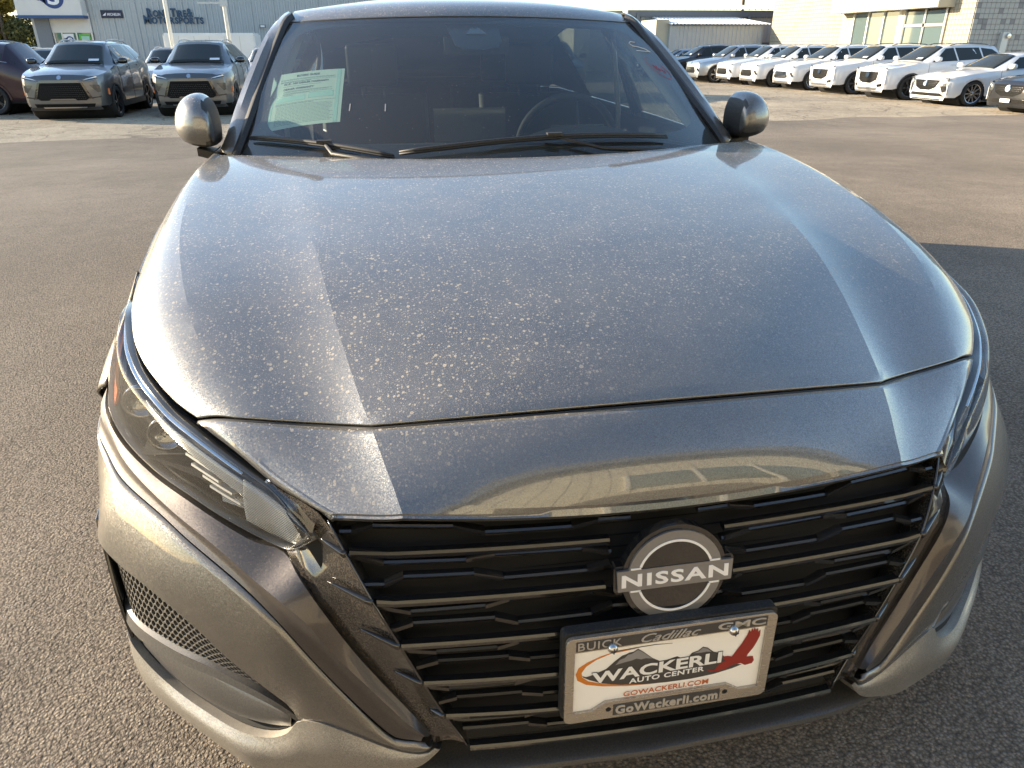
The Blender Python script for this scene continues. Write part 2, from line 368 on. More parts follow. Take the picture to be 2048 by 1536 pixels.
mat('tyre', (.022, .021, .02), .8); mat('rim_silver', (.48, .48, .49), .25, .9); mat('rim_dark', (.045, .045, .048), .3, .7, coat=.5)
def carpaint(name, c, metal=.0, rough=.3):
    return mat(name, c, rough, metal, 1.0, .03)
carpaint('paint_white', (.68, .68, .675)); carpaint('paint_grey', (.13, .13, .13), .7, .35); carpaint('paint_maroon', (.035, .010, .018), .5, .3)
carpaint('paint_black', (.012, .012, .013)); carpaint('paint_slate', (.13, .135, .15), .7, .35); carpaint('paint_silver', (.42, .45, .48), .7, .3)
# asphalt
def asphalt(name, c0, c1, scale, bump, patch=(.7, 1.15), stones=None):
    m = mat(name, c0, .88, spec=.35); k = N(m); tc = k.tc()
    n1 = k.math('MULTIPLY', k.noise(tc, .35, 4), k.ramp(k.noise(k.map(tc, (1, .45, 1)), 1.1, 5, .7), [(.33, .72), (.5, 1.0), (.72, 1.12)])); n2 = k.noise(tc, 3.0, 5, .65); v = k.vor(tc, scale); v2 = k.vor(tc, scale*2.3)
    s = k.n('ShaderNodeSeparateColor'); k.l(v.outputs['Color'], s.inputs[0])
    col = k.mix(s.outputs[0], c0, c1)
    if stones: 
        col = k.mix(k.math('GREATER_THAN', s.outputs[1], .90), col, stones)
    sh = k.math('MULTIPLY', k.math('MULTIPLY_ADD', n1, 1.1, .45), k.math('MULTIPLY_ADD', n2, .5, .75))
    cc = k.n('ShaderNodeCombineColor'); [k.l(sh, cc.inputs[i]) for i in range(3)]
    gap = k.ramp(v.outputs['Distance'], [(.25, 1.), (.75, .45)])
    k.b.inputs['Diffuse Roughness'].default_value = .45
    k.l(k.mix(1., k.mix(1., col, cc.outputs[0], 'MULTIPLY'), gap, 'MULTIPLY'), k.b.inputs['Base Color'])
    h = k.math('ADD', k.math('MULTIPLY', k.math('SUBTRACT', 1., v.outputs['Distance']), k.math('MULTIPLY_ADD', s.outputs[2], .8, .4)), k.math('MULTIPLY', k.math('SUBTRACT', 1., v2.outputs['Distance']), .35))
    k.l(k.bump(h, bump, .8/scale, k.bump(n2, .25, .03)), k.b.inputs['Normal'])
    return m, k, tc
asphalt('asphalt_new', (.215, .172, .130), (.41, .335, .257), 150, .85, stones=(.36, .31, .25))
m, k, tc = asphalt('asphalt_old', (.50, .405, .29), (.66, .55, .40), 60, .5)
# cracks on the old lot
old = k.b.inputs['Base Color'].links[0].from_socket
wn = k.n('ShaderNodeTexNoise'); wn.inputs['Scale'].default_value = .9; wn.inputs['Detail'].default_value = 6; k.l(tc, wn.inputs['Vector'])
va = k.n('ShaderNodeVectorMath'); va.operation = 'MULTIPLY_ADD'; k.l(wn.outputs['Color'], va.inputs[0]); va.inputs[1].default_value = (1.6, 1.6, 0); k.l(tc, va.inputs[2])
cv = k.vor(va.outputs[0], .8, 'DISTANCE_TO_EDGE'); cv2 = k.vor(va.outputs[0], 2.6, 'DISTANCE_TO_EDGE')
cm = k.math('MAXIMUM', k.ramp(cv.outputs['Distance'], [(.004, .8), (.022, 0.)]), k.math('MULTIPLY', k.ramp(cv2.outputs['Distance'], [(.008, 1.), (.035, 0.)]), k.ramp(k.noise(tc, .5, 2), [(.48, 0.), (.6, .8)])))
k.l(k.mix(k.math('MULTIPLY', cm, .75), old, (.045, .038, .03)), k.b.inputs['Base Color'])
# buildings
def noisy(name, c, rough=.6, metal=0., amt=.12, sc=1.5):
    m = mat(name, c, rough, metal); k = N(m); tc = k.tc(); a = tuple(x*(1-amt) for x in c); b = tuple(min(1, x*(1+amt)) for x in c)
    k.l(k.mix(k.noise(tc, sc, 5, .7), a, b), k.b.inputs['Base Color']); return m
noisy('metal_siding', (.43, .46, .48), .45, .1); noisy('metal_siding_blue', (.44, .47, .50), .45, .1); noisy('fascia_white', (.62, .62, .61), .5)
noisy('stripe_blue', (.02, .07, .20), .4); noisy('pillar_grey', (.16, .18, .21), .6); noisy('trim_white', (.72, .70, .63), .5); noisy('cream_trim_sun', (.52, .47, .36), .6)  # the cream also stands for sunlight on the shed's end faces
noisy('block_cream', (.40, .36, .27), .85, 0, .22, 2.5); noisy('block_cream_dark', (.40, .34, .26), .85, 0, .2, 2.5); noisy('block_grout', (.20, .15, .10), .95)
noisy('block_shaded', (.42, .40, .36), .85, 0, .15, 3.0); noisy('block_shaded_dark', (.25, .24, .23), .85, 0, .15, 3.0)  # shaded copies of the cream blocks, the shade put into the colour
noisy('roof_white', (.72, .74, .74), .4); noisy('pole_metal', (.55, .55, .53), .5, .3); noisy('trailer_white', (.76, .75, .72), .45)
mat('window_glass', (.10, .14, .14), .03, 0., coat=1., spec=1.0); mat('sign_navy', (.012, .016, .05), .4); mat('sign_blue', (.015, .06, .13), .4); mat('logo_blue', (.018, .05, .19), .4); mat('logo_green', (.10, .42, .30), .5); mat('sign_white', (.75, .77, .80), .5); mat('sign_green', (.01, .20, .09), .5); mat('poster_green', (.10, .45, .05), .5)
noisy('bark', (.10, .08, .06), .9)
def leaf(name, a, b):
    m = mat(name, a, .6); k = N(m); oi = k.n('ShaderNodeNewGeometry')
    k.l(k.mix(oi.outputs['Random Per Island'], a, b), k.b.inputs['Base Color'])
    tr = k.n('ShaderNodeBsdfTranslucent'); tr.inputs[0].default_value = (*b, 1); ms = k.n('ShaderNodeMixShader'); ms.inputs[0].default_value = .35
    k.l(k.b.outputs[0], ms.inputs[1]); k.l(tr.outputs[0], ms.inputs[2]); k.l(ms.outputs[0], k.o.inputs[0])
leaf('leaf_yellow', (.16, .15, .03), (.34, .27, .05)); leaf('leaf_green', (.05, .075, .03), (.15, .15, .05)); leaf('leaf_dark', (.018, .032, .018), (.045, .06, .03))

mat('badge_grey', (.23, .23, .23), .32, .6, coat=1.0)
# ================================================================== the near car (x right in view, y towards its tail, z up; origin at its nose)
CAR = thing('sedan', 'dusty gunmetal grey sedan filling the foreground, seen from above its nose', 'car')
G = MT['gunmetal']; GD = MT['gunmetal_dusty']
# ---- feature curves (right half)
INNER = [(.415, .181, .774), (.428, .231, .792), (.449, .325, .828), (.466, .409, .857), (.487, .528, .892), (.508, .662, .918), (.528, .819, .938), (.546, .930, .951), (.570, 1.12, .967), (.595, 1.30, .980), (.610, 1.47, .988)]
SHLD = [(.619, .258, .767), (.655, .340, .797), (.692, .426, .830), (.715, .489, .850), (.733, .553, .869), (.754, .633, .886), (.773, .714, .901), (.790, .800, .915), (.806, .899, .928), (.817, .990, .939), (.825, 1.09, .950), (.832, 1.21, .962), (.840, 1.39, .974), (.838, 1.60, .980)]
GAP = [(.682, .291, .754), (.723, .338, .762), (.756, .384, .775), (.795, .450, .788), (.827, .523, .804), (.851, .609, .821), (.862, .658, .829), (.873, .738, .842), (.882, .85, .862), (.888, 1.0, .889), (.889, 1.2, .920), (.884, 1.40, .945), (.872, 1.62, .966)]
CEN = [(0, .130, .802), (0, .20, .832), (0, .32, .868), (0, .45, .898), (0, .62, .930), (0, .85, .960), (0, 1.05, .981), (0, 1.24, .998)]
n = 44
ci, cs, cg, cc = cr(INNER, n), cr(SHLD, n), cr(GAP, n), cr(CEN, n)
v = np.linspace(0, 1, n)
mid = []
for s in np.linspace(-1, 1, 29):
    P = cc*(1-s*s)+ci*(s*s)*np.array([0, 1, 1.]); P[:, 0] = ci[:, 0]*s; mid.append(P)
mid = np.stack(mid)
outer = []
dip = .0125*(1-v)**.8*np.clip(1-v*.4, 0, 1)
for s in np.linspace(0, 1, 13):
    P = ci+(cs-ci)*s; P[:, 2] -= dip*6.75*s*(1-s)**2; outer.append(P)
outer = np.stack(outer)
fl = []
for s in np.linspace(0, 1, 8):
    P = cs+(cg-cs)*s; P[:, 2] += np.clip(.003+v*.025, 0, .010)*np.sin(np.pi*s); P[:, 0] += .004*np.sin(np.pi*s)*np.clip(v*4, 0, 1); fl.append(P)
fl = np.stack(fl)
def seamfit(G, dps):
    # the shut line stays one clean arc: where the skin dips, its edge steps back along the skin
    for q in range(G.shape[0]):
        s = q/(G.shape[0]-1); d_ = dps*6.75*s*(1-s)**2
        for r_ in range(8): f_ = (1-r_/8)**2; G[q, r_, 1] += 1.05*d_*f_; G[q, r_, 2] += .42*d_*f_*.9
seamfit(outer, .0125)
gmesh('hood', [mid, outer, outer*MIR, fl, fl*MIR], (0, 0, 1), GD, CAR, thick=.007, bevel=.0022, crease=9)
# ---- nose panel between hood seam and grille
CENn = cr([(0, .124, .796), (0, .092, .777), (0, .064, .750), (0, .046, .718), (0, .039, .690), (0, .041, .680)], 16)
INn = cr([(.413, .176, .769), (.400, .129, .744), (.386, .084, .717), (.380, .062, .703), (.378, .057, .699)], 16)
nm = []
for s in np.linspace(-1, 1, 33):
    P = CENn*(1-s*s)+INn*(s*s)*np.array([0, 1, 1.]); P[:, 0] = INn[:, 0]*s; nm.append(P)
nm = np.stack(nm)
SHn = cr([(.617, .252, .762), (.606, .230, .748), (.590, .206, .733), (.568, .183, .719), (.543, .159, .708), (.516, .134, .699), (.489, .109, .691), (.468, .091, .687)], 16)
EDn = cr([(.679, .284, .749), (.655, .258, .741), (.628, .232, .731), (.600, .204, .719), (.574, .180, .704), (.548, .155, .695), (.520, .129, .690), (.499, .110, .686), (.478, .092, .682)], 16)
no = []
for s in np.linspace(0, 1, 13):
    P = INn+(SHn-INn)*s; P[:, 2] -= .0125*6.75*s*(1-s)**2*np.linspace(1, .15, 16); no.append(P)
no = np.stack(no)
seamfit(no, .0125)
nt_ = np.stack([SHn+(EDn-SHn)*s+np.array([.002, -.001, .003])*math.sin(math.pi*s) for s in np.linspace(0, 1, 5)])
# rolled lower lip
lipt = np.concatenate([nm[:, -1], no[1:, -1]])
def under(row, dy, dz): q = row.copy(); q[:, 1] += dy; q[:, 2] += dz; return q
Lrow = np.concatenate([(nt_[1:, -1]*MIR)[::-1], (no[1:, -1]*MIR)[::-1], nm[:, -1], no[1:, -1], nt_[1:, -1]])
lp = np.stack([Lrow, under(Lrow, .000, -.004), under(Lrow, .003, -.009), under(Lrow, .010, -.013), under(Lrow, .022, -.014)])
gmesh('nose_panel', [nm, no, no*MIR, nt_, nt_*MIR, lp], (0, -.6, .8), GD, CAR, thick=.004, bevel=.0, crease=12)
sl_ = np.concatenate([(cr([(.615, .255, .762), (.680, .288, .751)], 5)*MIR)[::-1], (cr([(.414, .178, .770), (.615, .255, .762)], 8)*MIR)[::-1][1:], (nm[:, 0]+np.array([0, .003, .001]))[1:-1], cr([(.414, .178, .770), (.615, .255, .762)], 8), cr([(.615, .255, .762), (.680, .288, .751)], 5)[1:]])
sl_ = np.concatenate([(nt_[1:, 0]*MIR)[::-1], (no[1:, 0]*MIR)[::-1], nm[:, 0], no[1:, 0], nt_[1:, 0]])+np.array([0, .004, .0005])
sl_[:, 2] -= .003
MB().tube(sl_, .0040, 8).build('hood_seal', MT['rubber'], CAR, True)
# dark engine-bay liner so that panel gaps look into shade
MB().add([(-.80, .36, .66), (.80, .36, .66), (.55, .2, .62), (-.55, .2, .62), (-.84, 1.5, .80), (.84, 1.5, .80), (-.6, .26, .70), (.6, .26, .70)], [(0, 1, 5, 4), (0, 1, 2, 3), (6, 7, 1, 0)]).build('bay_liner', MT['dark_void'], CAR)

# ---- headlights
TOPc = [(.889, .735, .812), (.877, .66, .812), (.862, .60, .803), (.838, .52, .789), (.806, .447, .773), (.764, .375, .760), (.728, .325, .746), (.690, .280, .737), (.640, .230, .720), (.598, .192, .704), (.562, .160, .690), (.535, .128, .670), (.507, .101, .640)]
BOTc = [(.893, .745, .795), (.903, .655, .747), (.902, .590, .722), (.894, .530, .703), (.880, .480, .690), (.848, .423, .666), (.778, .335, .643), (.709, .263, .632), (.661, .222, .618), (.605, .183, .601), (.572, .162, .593), (.548, .138, .598), (.507, .101, .638)]
nl = 48
tc_, bc_ = cr(TOPc, nl), cr(BOTc, nl)
def lens_grid(off, u0=0, u1=1, w0=0, w1=1, nu=None, nw=9, bul=.016):
    nu = nu or max(3, int(nl*(u1-u0))); us = np.linspace(u0, u1, nu)*(nl-1)
    i = np.clip(us.astype(int), 0, nl-2); f = (us-i)[:, None]
    A = tc_[i]*(1-f)+tc_[i+1]*f; B = bc_[i]*(1-f)+bc_[i+1]*f; rows = []
    for s in np.linspace(w0, w1, nw):
        P = A+(B-A)*s; wp_ = (1-(1-s/.13)**2) if s < .13 else 1-((s-.13)/.87)**2.2; wd = np.linalg.norm(B-A, axis=1)[:, None]
        Nn = np.array([.55, -.75, .35]); P = P+Nn*(bul*wp_*np.clip(wd/.10, 0, 1)+off); rows.append(P)
    return np.stack(rows)
def lens_bar(name, u0, w0, u1, w1, wid, off, th, m, par, sgn, nseg=8):
    # a bar in lens coordinates
    us = np.linspace(u0, u1, nseg); ws = np.linspace(w0, w1, nseg); mb = MB(); V = []
    for a, b in zip(us, ws):
        for dw in (-wid, wid):
            for o_ in (off, off-th):
                q = lens_grid(o_, a, min(1, a+1e-4), max(0, b+dw), max(0, b+dw)+1e-4, 2, 2)[0, 0]; V.append(q*(MIR if sgn < 0 else 1))
    Fc = []
    for i in range(nseg-1):
        a = 4*i; b = a+4
        Fc += [(a, a+2, b+2, b), (a+1, b+1, b+3, a+3), (a, b, b+1, a+1), (a+2, a+3, b+3, b+2)]
    Fc += [(0, 1, 3, 2), (4*nseg-4, 4*nseg-2, 4*nseg-1, 4*nseg-3)]
    return mb.add(V, Fc).build(name, m, par)
for sg in (1, -1):
    M_ = MIR if sg < 0 else np.ones(3)
    hl = gmesh('headlight', [lens_grid(-.050, 0, 1, 0, 1)*M_], (sg*.5, -.7, .5), MT['lamp_housing'], CAR, thick=.004, bevel=0)
    rim = np.concatenate([lens_grid(0, 0, 1, 0, 0.0001, nl, 2)[0], lens_grid(0, 0, 1, .9999, 1, nl, 2)[-1][::-1]])*M_
    inner = np.concatenate([lens_grid(-.05, 0, 1, 0, 0.0001, nl, 2)[0], lens_grid(-.05, 0, 1, .9999, 1, nl, 2)[-1][::-1]])*M_
    gmesh('housing_wall', [np.stack([rim, inner])], (0, 0, -1), MT['lamp_housing'], hl, thick=.002, bevel=0)
    gmesh('lens', [lens_grid(0, 0, 1, 0, 1, nw=25)*M_], (sg*.5, -.7, .5), MT['lens_glass'], hl, thick=0)
    gmesh('chrome_strip', [lens_grid(-.010, .04, .80, .02, .075, 40, 4, bul=.016)*M_], (sg*.3, -.5, .8), MT['chrome'], hl, thick=.003, bevel=.001)
    gmesh('daytime_light_guide', [np.stack([lens_grid(-.018, .46, .80, .20, .20001, 24, 2)[0], lens_grid(-.018, .46, .80, .20, .30, 24, 2)[-1]+np.linspace(0, 1, 24)[:, None]*np.array([-.004, -.006, -.02])])*M_, lens_grid(-.017, .80, .965, .16, .92, 16, 10)*M_], (sg*.4, -.7, .5), MT['light_guide'], hl, thick=.003, bevel=.001)
    for (u, w_) in ((.66, .45), (.68, .56), (.715, .62), (.735, .72)):
        lens_bar('reflector', u-.03, w_, u+.05, w_-.03, .022, -.022, .012, MT['bulb_reflector'], hl, sg)
    lens_bar('reflector', .735, .80, .80, .66, .06, -.024, .015, MT['light_guide'], hl, sg)
    for (u, w_) in ((.385, .42), (.393, .49), (.50, .50), (.508, .58)):
        lens_bar('chrome_slash', u, w_+.04, u+.028, w_-.05, .012, -.03, .004, MT['chrome'], hl, sg, 3)
    lens_bar('side_marker', .06, .78, .33, .80, .16, -.012, .006, MT['amber'], hl, sg, 12)
    lens_bar('side_reflector', .12, .52, .29, .58, .06, -.026, .006, MT['light_guide'], hl, sg, 10)
    # projector cups deep in the lamp
    for (u, w_) in ((.40, .5), (.53, .52)):
        c = lens_grid(-.036, u, u+1e-4, w_, w_+1e-4, 2, 2)[0, 0]*M_
        cup = MB().lathe([(.001, .012), (.018, .006), (.026, 0), (.029, -.006), (.029, .01)], 20, 'y', tuple(c)).build('projector', MT['dark_chrome'], hl, True)

# ---- trim band (the V beside the grille, below the lamps)
Uc = [(.905, .56, .700), (.896, .51, .690), (.882, .470, .680), (.849, .416, .657), (.778, .330, .634), (.709, .258, .623), (.660, .216, .609), (.604, .177, .592), (.563, .158, .585), (.535, .103, .575), (.514, .079, .549), (.468, .061, .463), (.423, .043, .397), (.386, .027, .348), (.364, .015, .316)]
Rc = [(.914, .54, .680), (.900, .49, .670), (.863, .423, .650), (.827, .368, .632), (.745, .268, .608), (.667, .187, .588), (.603, .125, .562), (.562, .085, .548), (.527, .064, .520), (.496, .056, .465), (.448, .037, .407), (.399, .019, .346), (.370, .006, .323)]
Gc = [(.919, .53, .650), (.907, .48, .645), (.884, .437, .631), (.848, .377, .611), (.758, .272, .592), (.712, .221, .578), (.623, .137, .543), (.571, .091, .506), (.525, .066, .444), (.478, .050, .376), (.436, .036, .322), (.416, .030, .302), (.392, .020, .304), (.378, .010, .310)]
def setback(P, d, i0=0):
    P = P.copy(); P[:, 1] += d; return P
uc, rc, gc = cr(Uc, 60), cr(Rc, 60), cr(Gc, 60)
for sg in (1, -1):
    M_ = MIR if sg < 0 else np.ones(3)
    a = uc+(rc-uc)*np.linspace(0, 1, 4)[:, None, None]; a[1:3, :, 1] -= .0015
    mid_ = (rc+gc)/2; mid_[:, 1] += .004
    b = loft([rc, mid_, gc], 60, 3)
    ret = np.stack([uc+np.array([-.006, .03, -.002]), uc])
    gmesh('corner_trim', [a*M_, b*M_, ret*M_], (sg*.4, -.9, .2), MT['gunmetal_trim'], CAR, thick=0, bevel=.0, crease=40, weld=False)

# ---- bumper cheek
PUc = [(.362, .012, .292), (.375, .016, .278), (.418, .030, .278), (.486, .052, .304), (.532, .070, .316), (.570, .090, .306), (.576, .093, .326), (.607, .106, .356), (.667, .138, .403), (.726, .181, .450), (.788, .233, .476), (.860, .305, .486), (.905, .362, .498), (.922, .43, .505), (.930, .52, .508), (.931, .62, .508)]
Gc2 = [(.372, .014, .302), (.393, .021, .300), (.417, .031, .298), (.439, .038, .319), (.481, .051, .374), (.528, .067, .442), (.574, .092, .504), (.626, .138, .540), (.714, .222, .575), (.760, .273, .589), (.850, .378, .608), (.886, .438, .628), (.909, .48, .642), (.922, .53, .648), (.931, .62, .655)]
for sg in (1, -1):
    M_ = MIR if sg < 0 else np.ones(3)
    g2, p2 = cr(Gc2, 60), cr(PUc, 60)
    rows = []
    for s in np.linspace(0, 1, 9):
        P = g2+(p2-g2)*s; P[:, 1] -= .007*np.sin(np.pi*s); P[:, 0] += .004*np.sin(np.pi*s)*np.linspace(0, 1, 60); rows.append(P)
    rows.append(p2+np.array([-.004, .012, .000]))
    gmesh('bumper_cheek', [np.stack(rows)*M_], (sg*.5, -.8, .1), G, CAR, thick=.004, bevel=0, crease=30)
# ---- side of the bumper and the lower lip, painted pale as sunlit
PLc = [(.358, .009, .291), (.374, .014, .275), (.418, .028, .275), (.486, .050, .301), (.532, .068, .313), (.567, .087, .303), (.590, .096, .270), (.623, .112, .247), (.670, .138, .238), (.737, .191, .238), (.809, .253, .248), (.866, .308, .268), (.898, .350, .285), (.918, .42, .292), (.928, .52, .292), (.930, .62, .292)]
LBc = [(.350, .006, .290), (.378, .014, .252), (.399, .020, .236), (.441, .034, .214), (.490, .050, .192), (.560, .080, .176), (.620, .105, .170), (.663, .124, .168), (.705, .155, .176), (.782, .222, .184), (.855, .291, .190), (.889, .334, .196), (.908, .40, .200), (.918, .50, .200), (.920, .62, .200)]
for sg in (1, -1):
    M_ = MIR if sg < 0 else np.ones(3)
    a_, b_ = cr(PLc, 60), cr(LBc, 60); w_ = np.linspace(0, 1, 60)[:, None]
    md = (a_+b_)/2+np.array([.003, -.010, .009])*np.clip(w_*6, 0, 1)*np.clip((1-w_)*2.2, .15, 1)
    rows = loft([a_, md, b_], 60, 6)
    gmesh('lower_lip', [rows*M_, np.stack([a_+np.array([-.008, .016, -.001]), a_])*M_, np.stack([b_, b_+np.array([-.01, .03, -.004])])*M_], (sg*.5, -.8, .2), MT['gunmetal_lip_lit'], CAR, thick=.0, bevel=0, crease=25)
    # pocket: recessed back, mesh, blade, side fin
    pu = cr(PUc[5:], 40); plw = cr(PLc[5:], 40)
    back = np.stack([pu+np.array([-.03, .085, 0]), plw+np.array([-.03, .085, 0])])
    wallu = np.stack([pu+np.array([-.004, .012, 0]), pu+np.array([-.03, .085, 0])]); walll = np.stack([plw+np.array([-.006, .014, 0]), plw+np.array([-.03, .085, 0])])
    pk = gmesh('air_pocket', [back*M_, wallu*M_, walll*M_], (0, -1, 0), MT['dark_void'], CAR, thick=.002, bevel=0)
    s0 = cr([(.582, .112, .296), (.66, .166, .302), (.75, .236, .314), (.83, .314, .320), (.895, .388, .322)], 26)
    s1 = cr([(.585, .112, .262), (.66, .150, .253), (.74, .205, .254), (.81, .268, .262), (.865, .325, .282)], 26)
    gmesh('lower_blade', [loft([s0+np.array([0, .016, .006]), s0, (s0+s1)/2+np.array([.002, -.004, 0]), s1], 26, 3)*M_], (sg*.3, -.8, .4), MT['weathered_plastic'], pk, thick=.006, bevel=.0015)
    pr = cr([(.568, .094, .302), (.600, .108, .327), (.70, .172, .350), (.785, .236, .349), (.865, .316, .345), (.905, .384, .344)], 26)
    pr2 = pr+np.array([.002, -.009, -.024])*np.linspace(.3, 1, 26)[:, None]; pr3 = pr2+np.array([-.004, .035, -.004])
    gmesh('pocket_fin', [np.stack([pr+np.array([0, .014, .004]), pr])*M_, np.stack([pr, pr2])*M_, np.stack([pr2, pr3])*M_], (0, -.7, .7), MT['weathered_plastic'], pk, thick=.0, bevel=0, crease=20)
    # honeycomb mesh of the intake
    mb = MB(); P0 = cr([(.592, .110, .325), (.70, .176, .353), (.785, .240, .352), (.865, .320, .348), (.895, .375, .347)], 60); P1 = cr([(.60, .118, .345), (.68, .160, .405), (.765, .230, .462), (.880, .345, .488)], 60)
    nC, nR = 30, 9
    for i in range(nC):
        for j in range(nR):
            def pp(a, b):
                a = min(max(a/nC, 0), 1)*59; i0 = min(int(a), 58); f = a-i0; A = P0[i0]*(1-f)+P0[i0+1]*f; B = P1[i0]*(1-f)+P1[i0+1]*f
                return (A+(B-A)*min(max(b/nR, 0), 1)+np.array([0, .006, 0]))*M_
            o2 = .5*(j % 2)
            hexa = [pp(i+o2+dx, j+dy) for dx, dy in ((0, .2), (.5, -.15), (1, .2), (1, .8), (.5, 1.15), (0, .8))]
            cen = sum(hexa)/6; inn = [cen+(q-cen)*.82 for q in hexa]; dp = np.array([-.004*sg, .012, 0])
            V = list(hexa)+inn+[q+dp for q in inn]
            mb.add(V, [(q, (q+1) % 6, 6+(q+1) % 6, 6+q) for q in range(6)]+[(6+q, 6+(q+1) % 6, 12+(q+1) % 6, 12+q) for q in range(6)])
    tag(mb.build('intake_mesh', MT['mesh_plastic'], pk), kind='stuff')
    fin = cr([(.919, .402, .515), (.914, .385, .44), (.905, .362, .36), (.893, .345, .285)], 14)
    gmesh('side_fin', [np.stack([fin, fin+np.array([.006, .035, 0]), fin+np.array([.010, .07, 0])])*M_], (sg, -.4, 0), MT['gloss_black'], pk, thick=.006, bevel=.001)
    # side of the bumper up to the wheel arch
    t0 = cr([(.905, .366, .496), (.922, .43, .503), (.930, .52, .506), (.931, .62, .508)], 14)
    t1 = cr([(.900, .352, .287), (.918, .42, .294), (.928, .52, .294), (.930, .62, .294)], 14)
    t0 = t0+np.array([.002, .10, 0])*np.linspace(1, 0, 14)[:, None]; t1 = t1+np.array([.006, .10, 0])*np.linspace(1, 0, 14)[:, None]
    gmesh('bumper_side', [np.stack([t0, t1])*M_], (sg, 0, 0), G, CAR, thick=.004, bevel=0)

# ---- grille surface
ZE = [.250, .297, .35, .42, .5, .573, .641, .667, .69]; YE = [.0, .004, .016, .018, .024, .038, .076, .101, .12]; XE = [.285, .308, .338, .367, .398, .43, .465, .482, .49]
ZC = [.25, .30, .44, .55, .60, .66]; YC = [-.01, -.01, -.005, .01, .025, .055]
def Yg(x, z):
    ye = np.interp(z, ZE, YE); yc = np.interp(z, ZC, YC); return yc+(ye-yc)*(abs(x)/np.interp(z, ZE, XE))**2
GE = [(.482, .101, .672), (.465, .076, .641), (.430, .038, .573), (.398, .024, .5), (.367, .018, .422), (.338, .016, .35), (.308, .004, .297)]
# glossy black surround
So = [(.575, .180, .695), (.562, .160, .688), (.537, .130, .672), (.510, .103, .640), (.545, .140, .600), (.556, .155, .588), (.536, .108, .574), (.515, .083, .549), (.468, .065, .463), (.424, .047, .397), (.388, .031, .348), (.357, .014, .298)]
Si = [(.570, .178, .698), (.545, .150, .693), (.517, .127, .688), (.495, .107, .680), (.479, .094, .660), (.462, .073, .636), (.446, .052, .605), (.430, .038, .573), (.398, .024, .5), (.367, .018, .422), (.338, .016, .35), (.308, .004, .297)]
def poly_rs(P, n):
    P = np.array(P, float); L = np.r_[0, np.cumsum(np.linalg.norm(np.diff(P, axis=0), axis=1))]; g = np.linspace(0, L[-1], n); return np.stack([np.interp(g, L, P[:, k]) for k in range(3)], 1)
for sg in (1, -1):
    M_ = MIR if sg < 0 else np.ones(3)
    o_ = []; i_ = []
    for a in range(len(So)-1):
        for f in np.linspace(0, 1, 5)[:-1]: o_.append(np.array(So[a])*(1-f)+np.array(So[a+1])*f); i_.append(np.array(Si[a])*(1-f)+np.array(Si[a+1])*f)
    o_.append(np.array(So[-1])); i_.append(np.array(Si[-1])); o_, i_ = np.array(o_), np.array(i_)
    rows = [o_+(i_-o_)*s+np.array([0, .006, 0])*math.sin(math.pi*s) for s in np.linspace(0, 1, 5)]
    rows.append(i_+np.array([-.002, .035, 0]))
    gmesh('grille_surround', [np.stack(rows)*M_], (sg*.2, -1, .1), MT['gloss_black_dusty'], CAR, thick=.003, bevel=0, crease=25)
    # thin bright edge line of the grille opening
    ge = cr(GE, 30); MB().tube((ge+np.array([0, -.002, 0]))*M_, .0022, 6).build('grille_edge_bead', MT['gloss_black'], CAR, True)
    # lower openings in the surround
    for (P4) in ([(.395, .347), (.378, .350), (.350, .349), (.377, .398)], ):
        pass
gr = MB(); xs = np.linspace(-1, 1, 25); zs = np.linspace(.255, .70, 12); V = []; Fc = []
for z_ in zs:
    for s in xs:
        x_ = s*np.interp(z_, ZE, XE)*1.14; V.append((x_, Yg(x_/1.14, z_)+.048, z_))
for i in range(11):
    for j in range(24): Fc.append((i*25+j, i*25+j+1, (i+1)*25+j+1, (i+1)*25+j))
GR = gr.add(V, Fc).build('grille', MT['dark_void'], CAR, True)
# textured closing panels behind the bars
mb = MB()
for z_ in np.arange(.30, .66, .017):
    xe = float(np.interp(z_, ZE, XE))-.01; P = [(x_, Yg(x_, z_)+.049, z_) for x_ in np.linspace(-xe, xe, 15)]; mb.tube(P, .0018, 4)
tag(mb.build('shutter_ribs', MT['grille_dark'], GR), kind='stuff')
def slat(name, xz, hf, depth, off=-.004, mir=True, tilt=.004, parent=GR):
    """a bar along the grille surface: front face height hf, top face going back depth"""
    P = [];
    for (x0, z0), (x1, z1) in zip(xz[:-1], xz[1:]):
        k_ = max(1, int(abs(x1-x0)/.03)); 
        for q in range(k_): f = q/k_; P.append((x0+(x1-x0)*f, z0+(z1-z0)*f))
    P.append(xz[-1])
    res = []
    for sg in ((1, -1) if mir else (1,)):
        V = []; Fc = []
        for x_, z_ in P:
            y_ = Yg(x_, z_)+off
            V += [(sg*x_, y_+.0026, z_+hf*.5), (sg*x_, y_, z_+hf*.16), (sg*x_, y_+tilt*.6, z_-hf*.5), (sg*x_, y_+depth+.006, z_-hf*.5+.002), (sg*x_, y_+depth+.006, z_+hf*.5-.001)]
        for i in range(len(P)-1):
            a = 5*i
            for q in range(5): Fc.append((a+q, a+(q+1) % 5, a+5+(q+1) % 5, a+5+q))
        Fc += [(0, 1, 2, 3, 4), tuple(5*(len(P)-1)+q for q in range(5))]
        res.append(MB().add(V, Fc).build(name, MT['slat_black'], parent))
    return res
XW = lambda z: float(np.interp(z, ZE, XE))
for z_, x0 in ((.630, .088), (.567, .098)): slat('grille_bar', [(XW(z_)-.004, z_+.004), (.40, z_+.001), (.25, z_), (x0, z_-.001)], .0112, .009, -.008)
for z_ in (.497, .425, .354, .293): slat('grille_bar', [(XW(z_)-.002, z_), (-XW(z_)+.002, z_)], .0112, .009, -.008, mir=False)
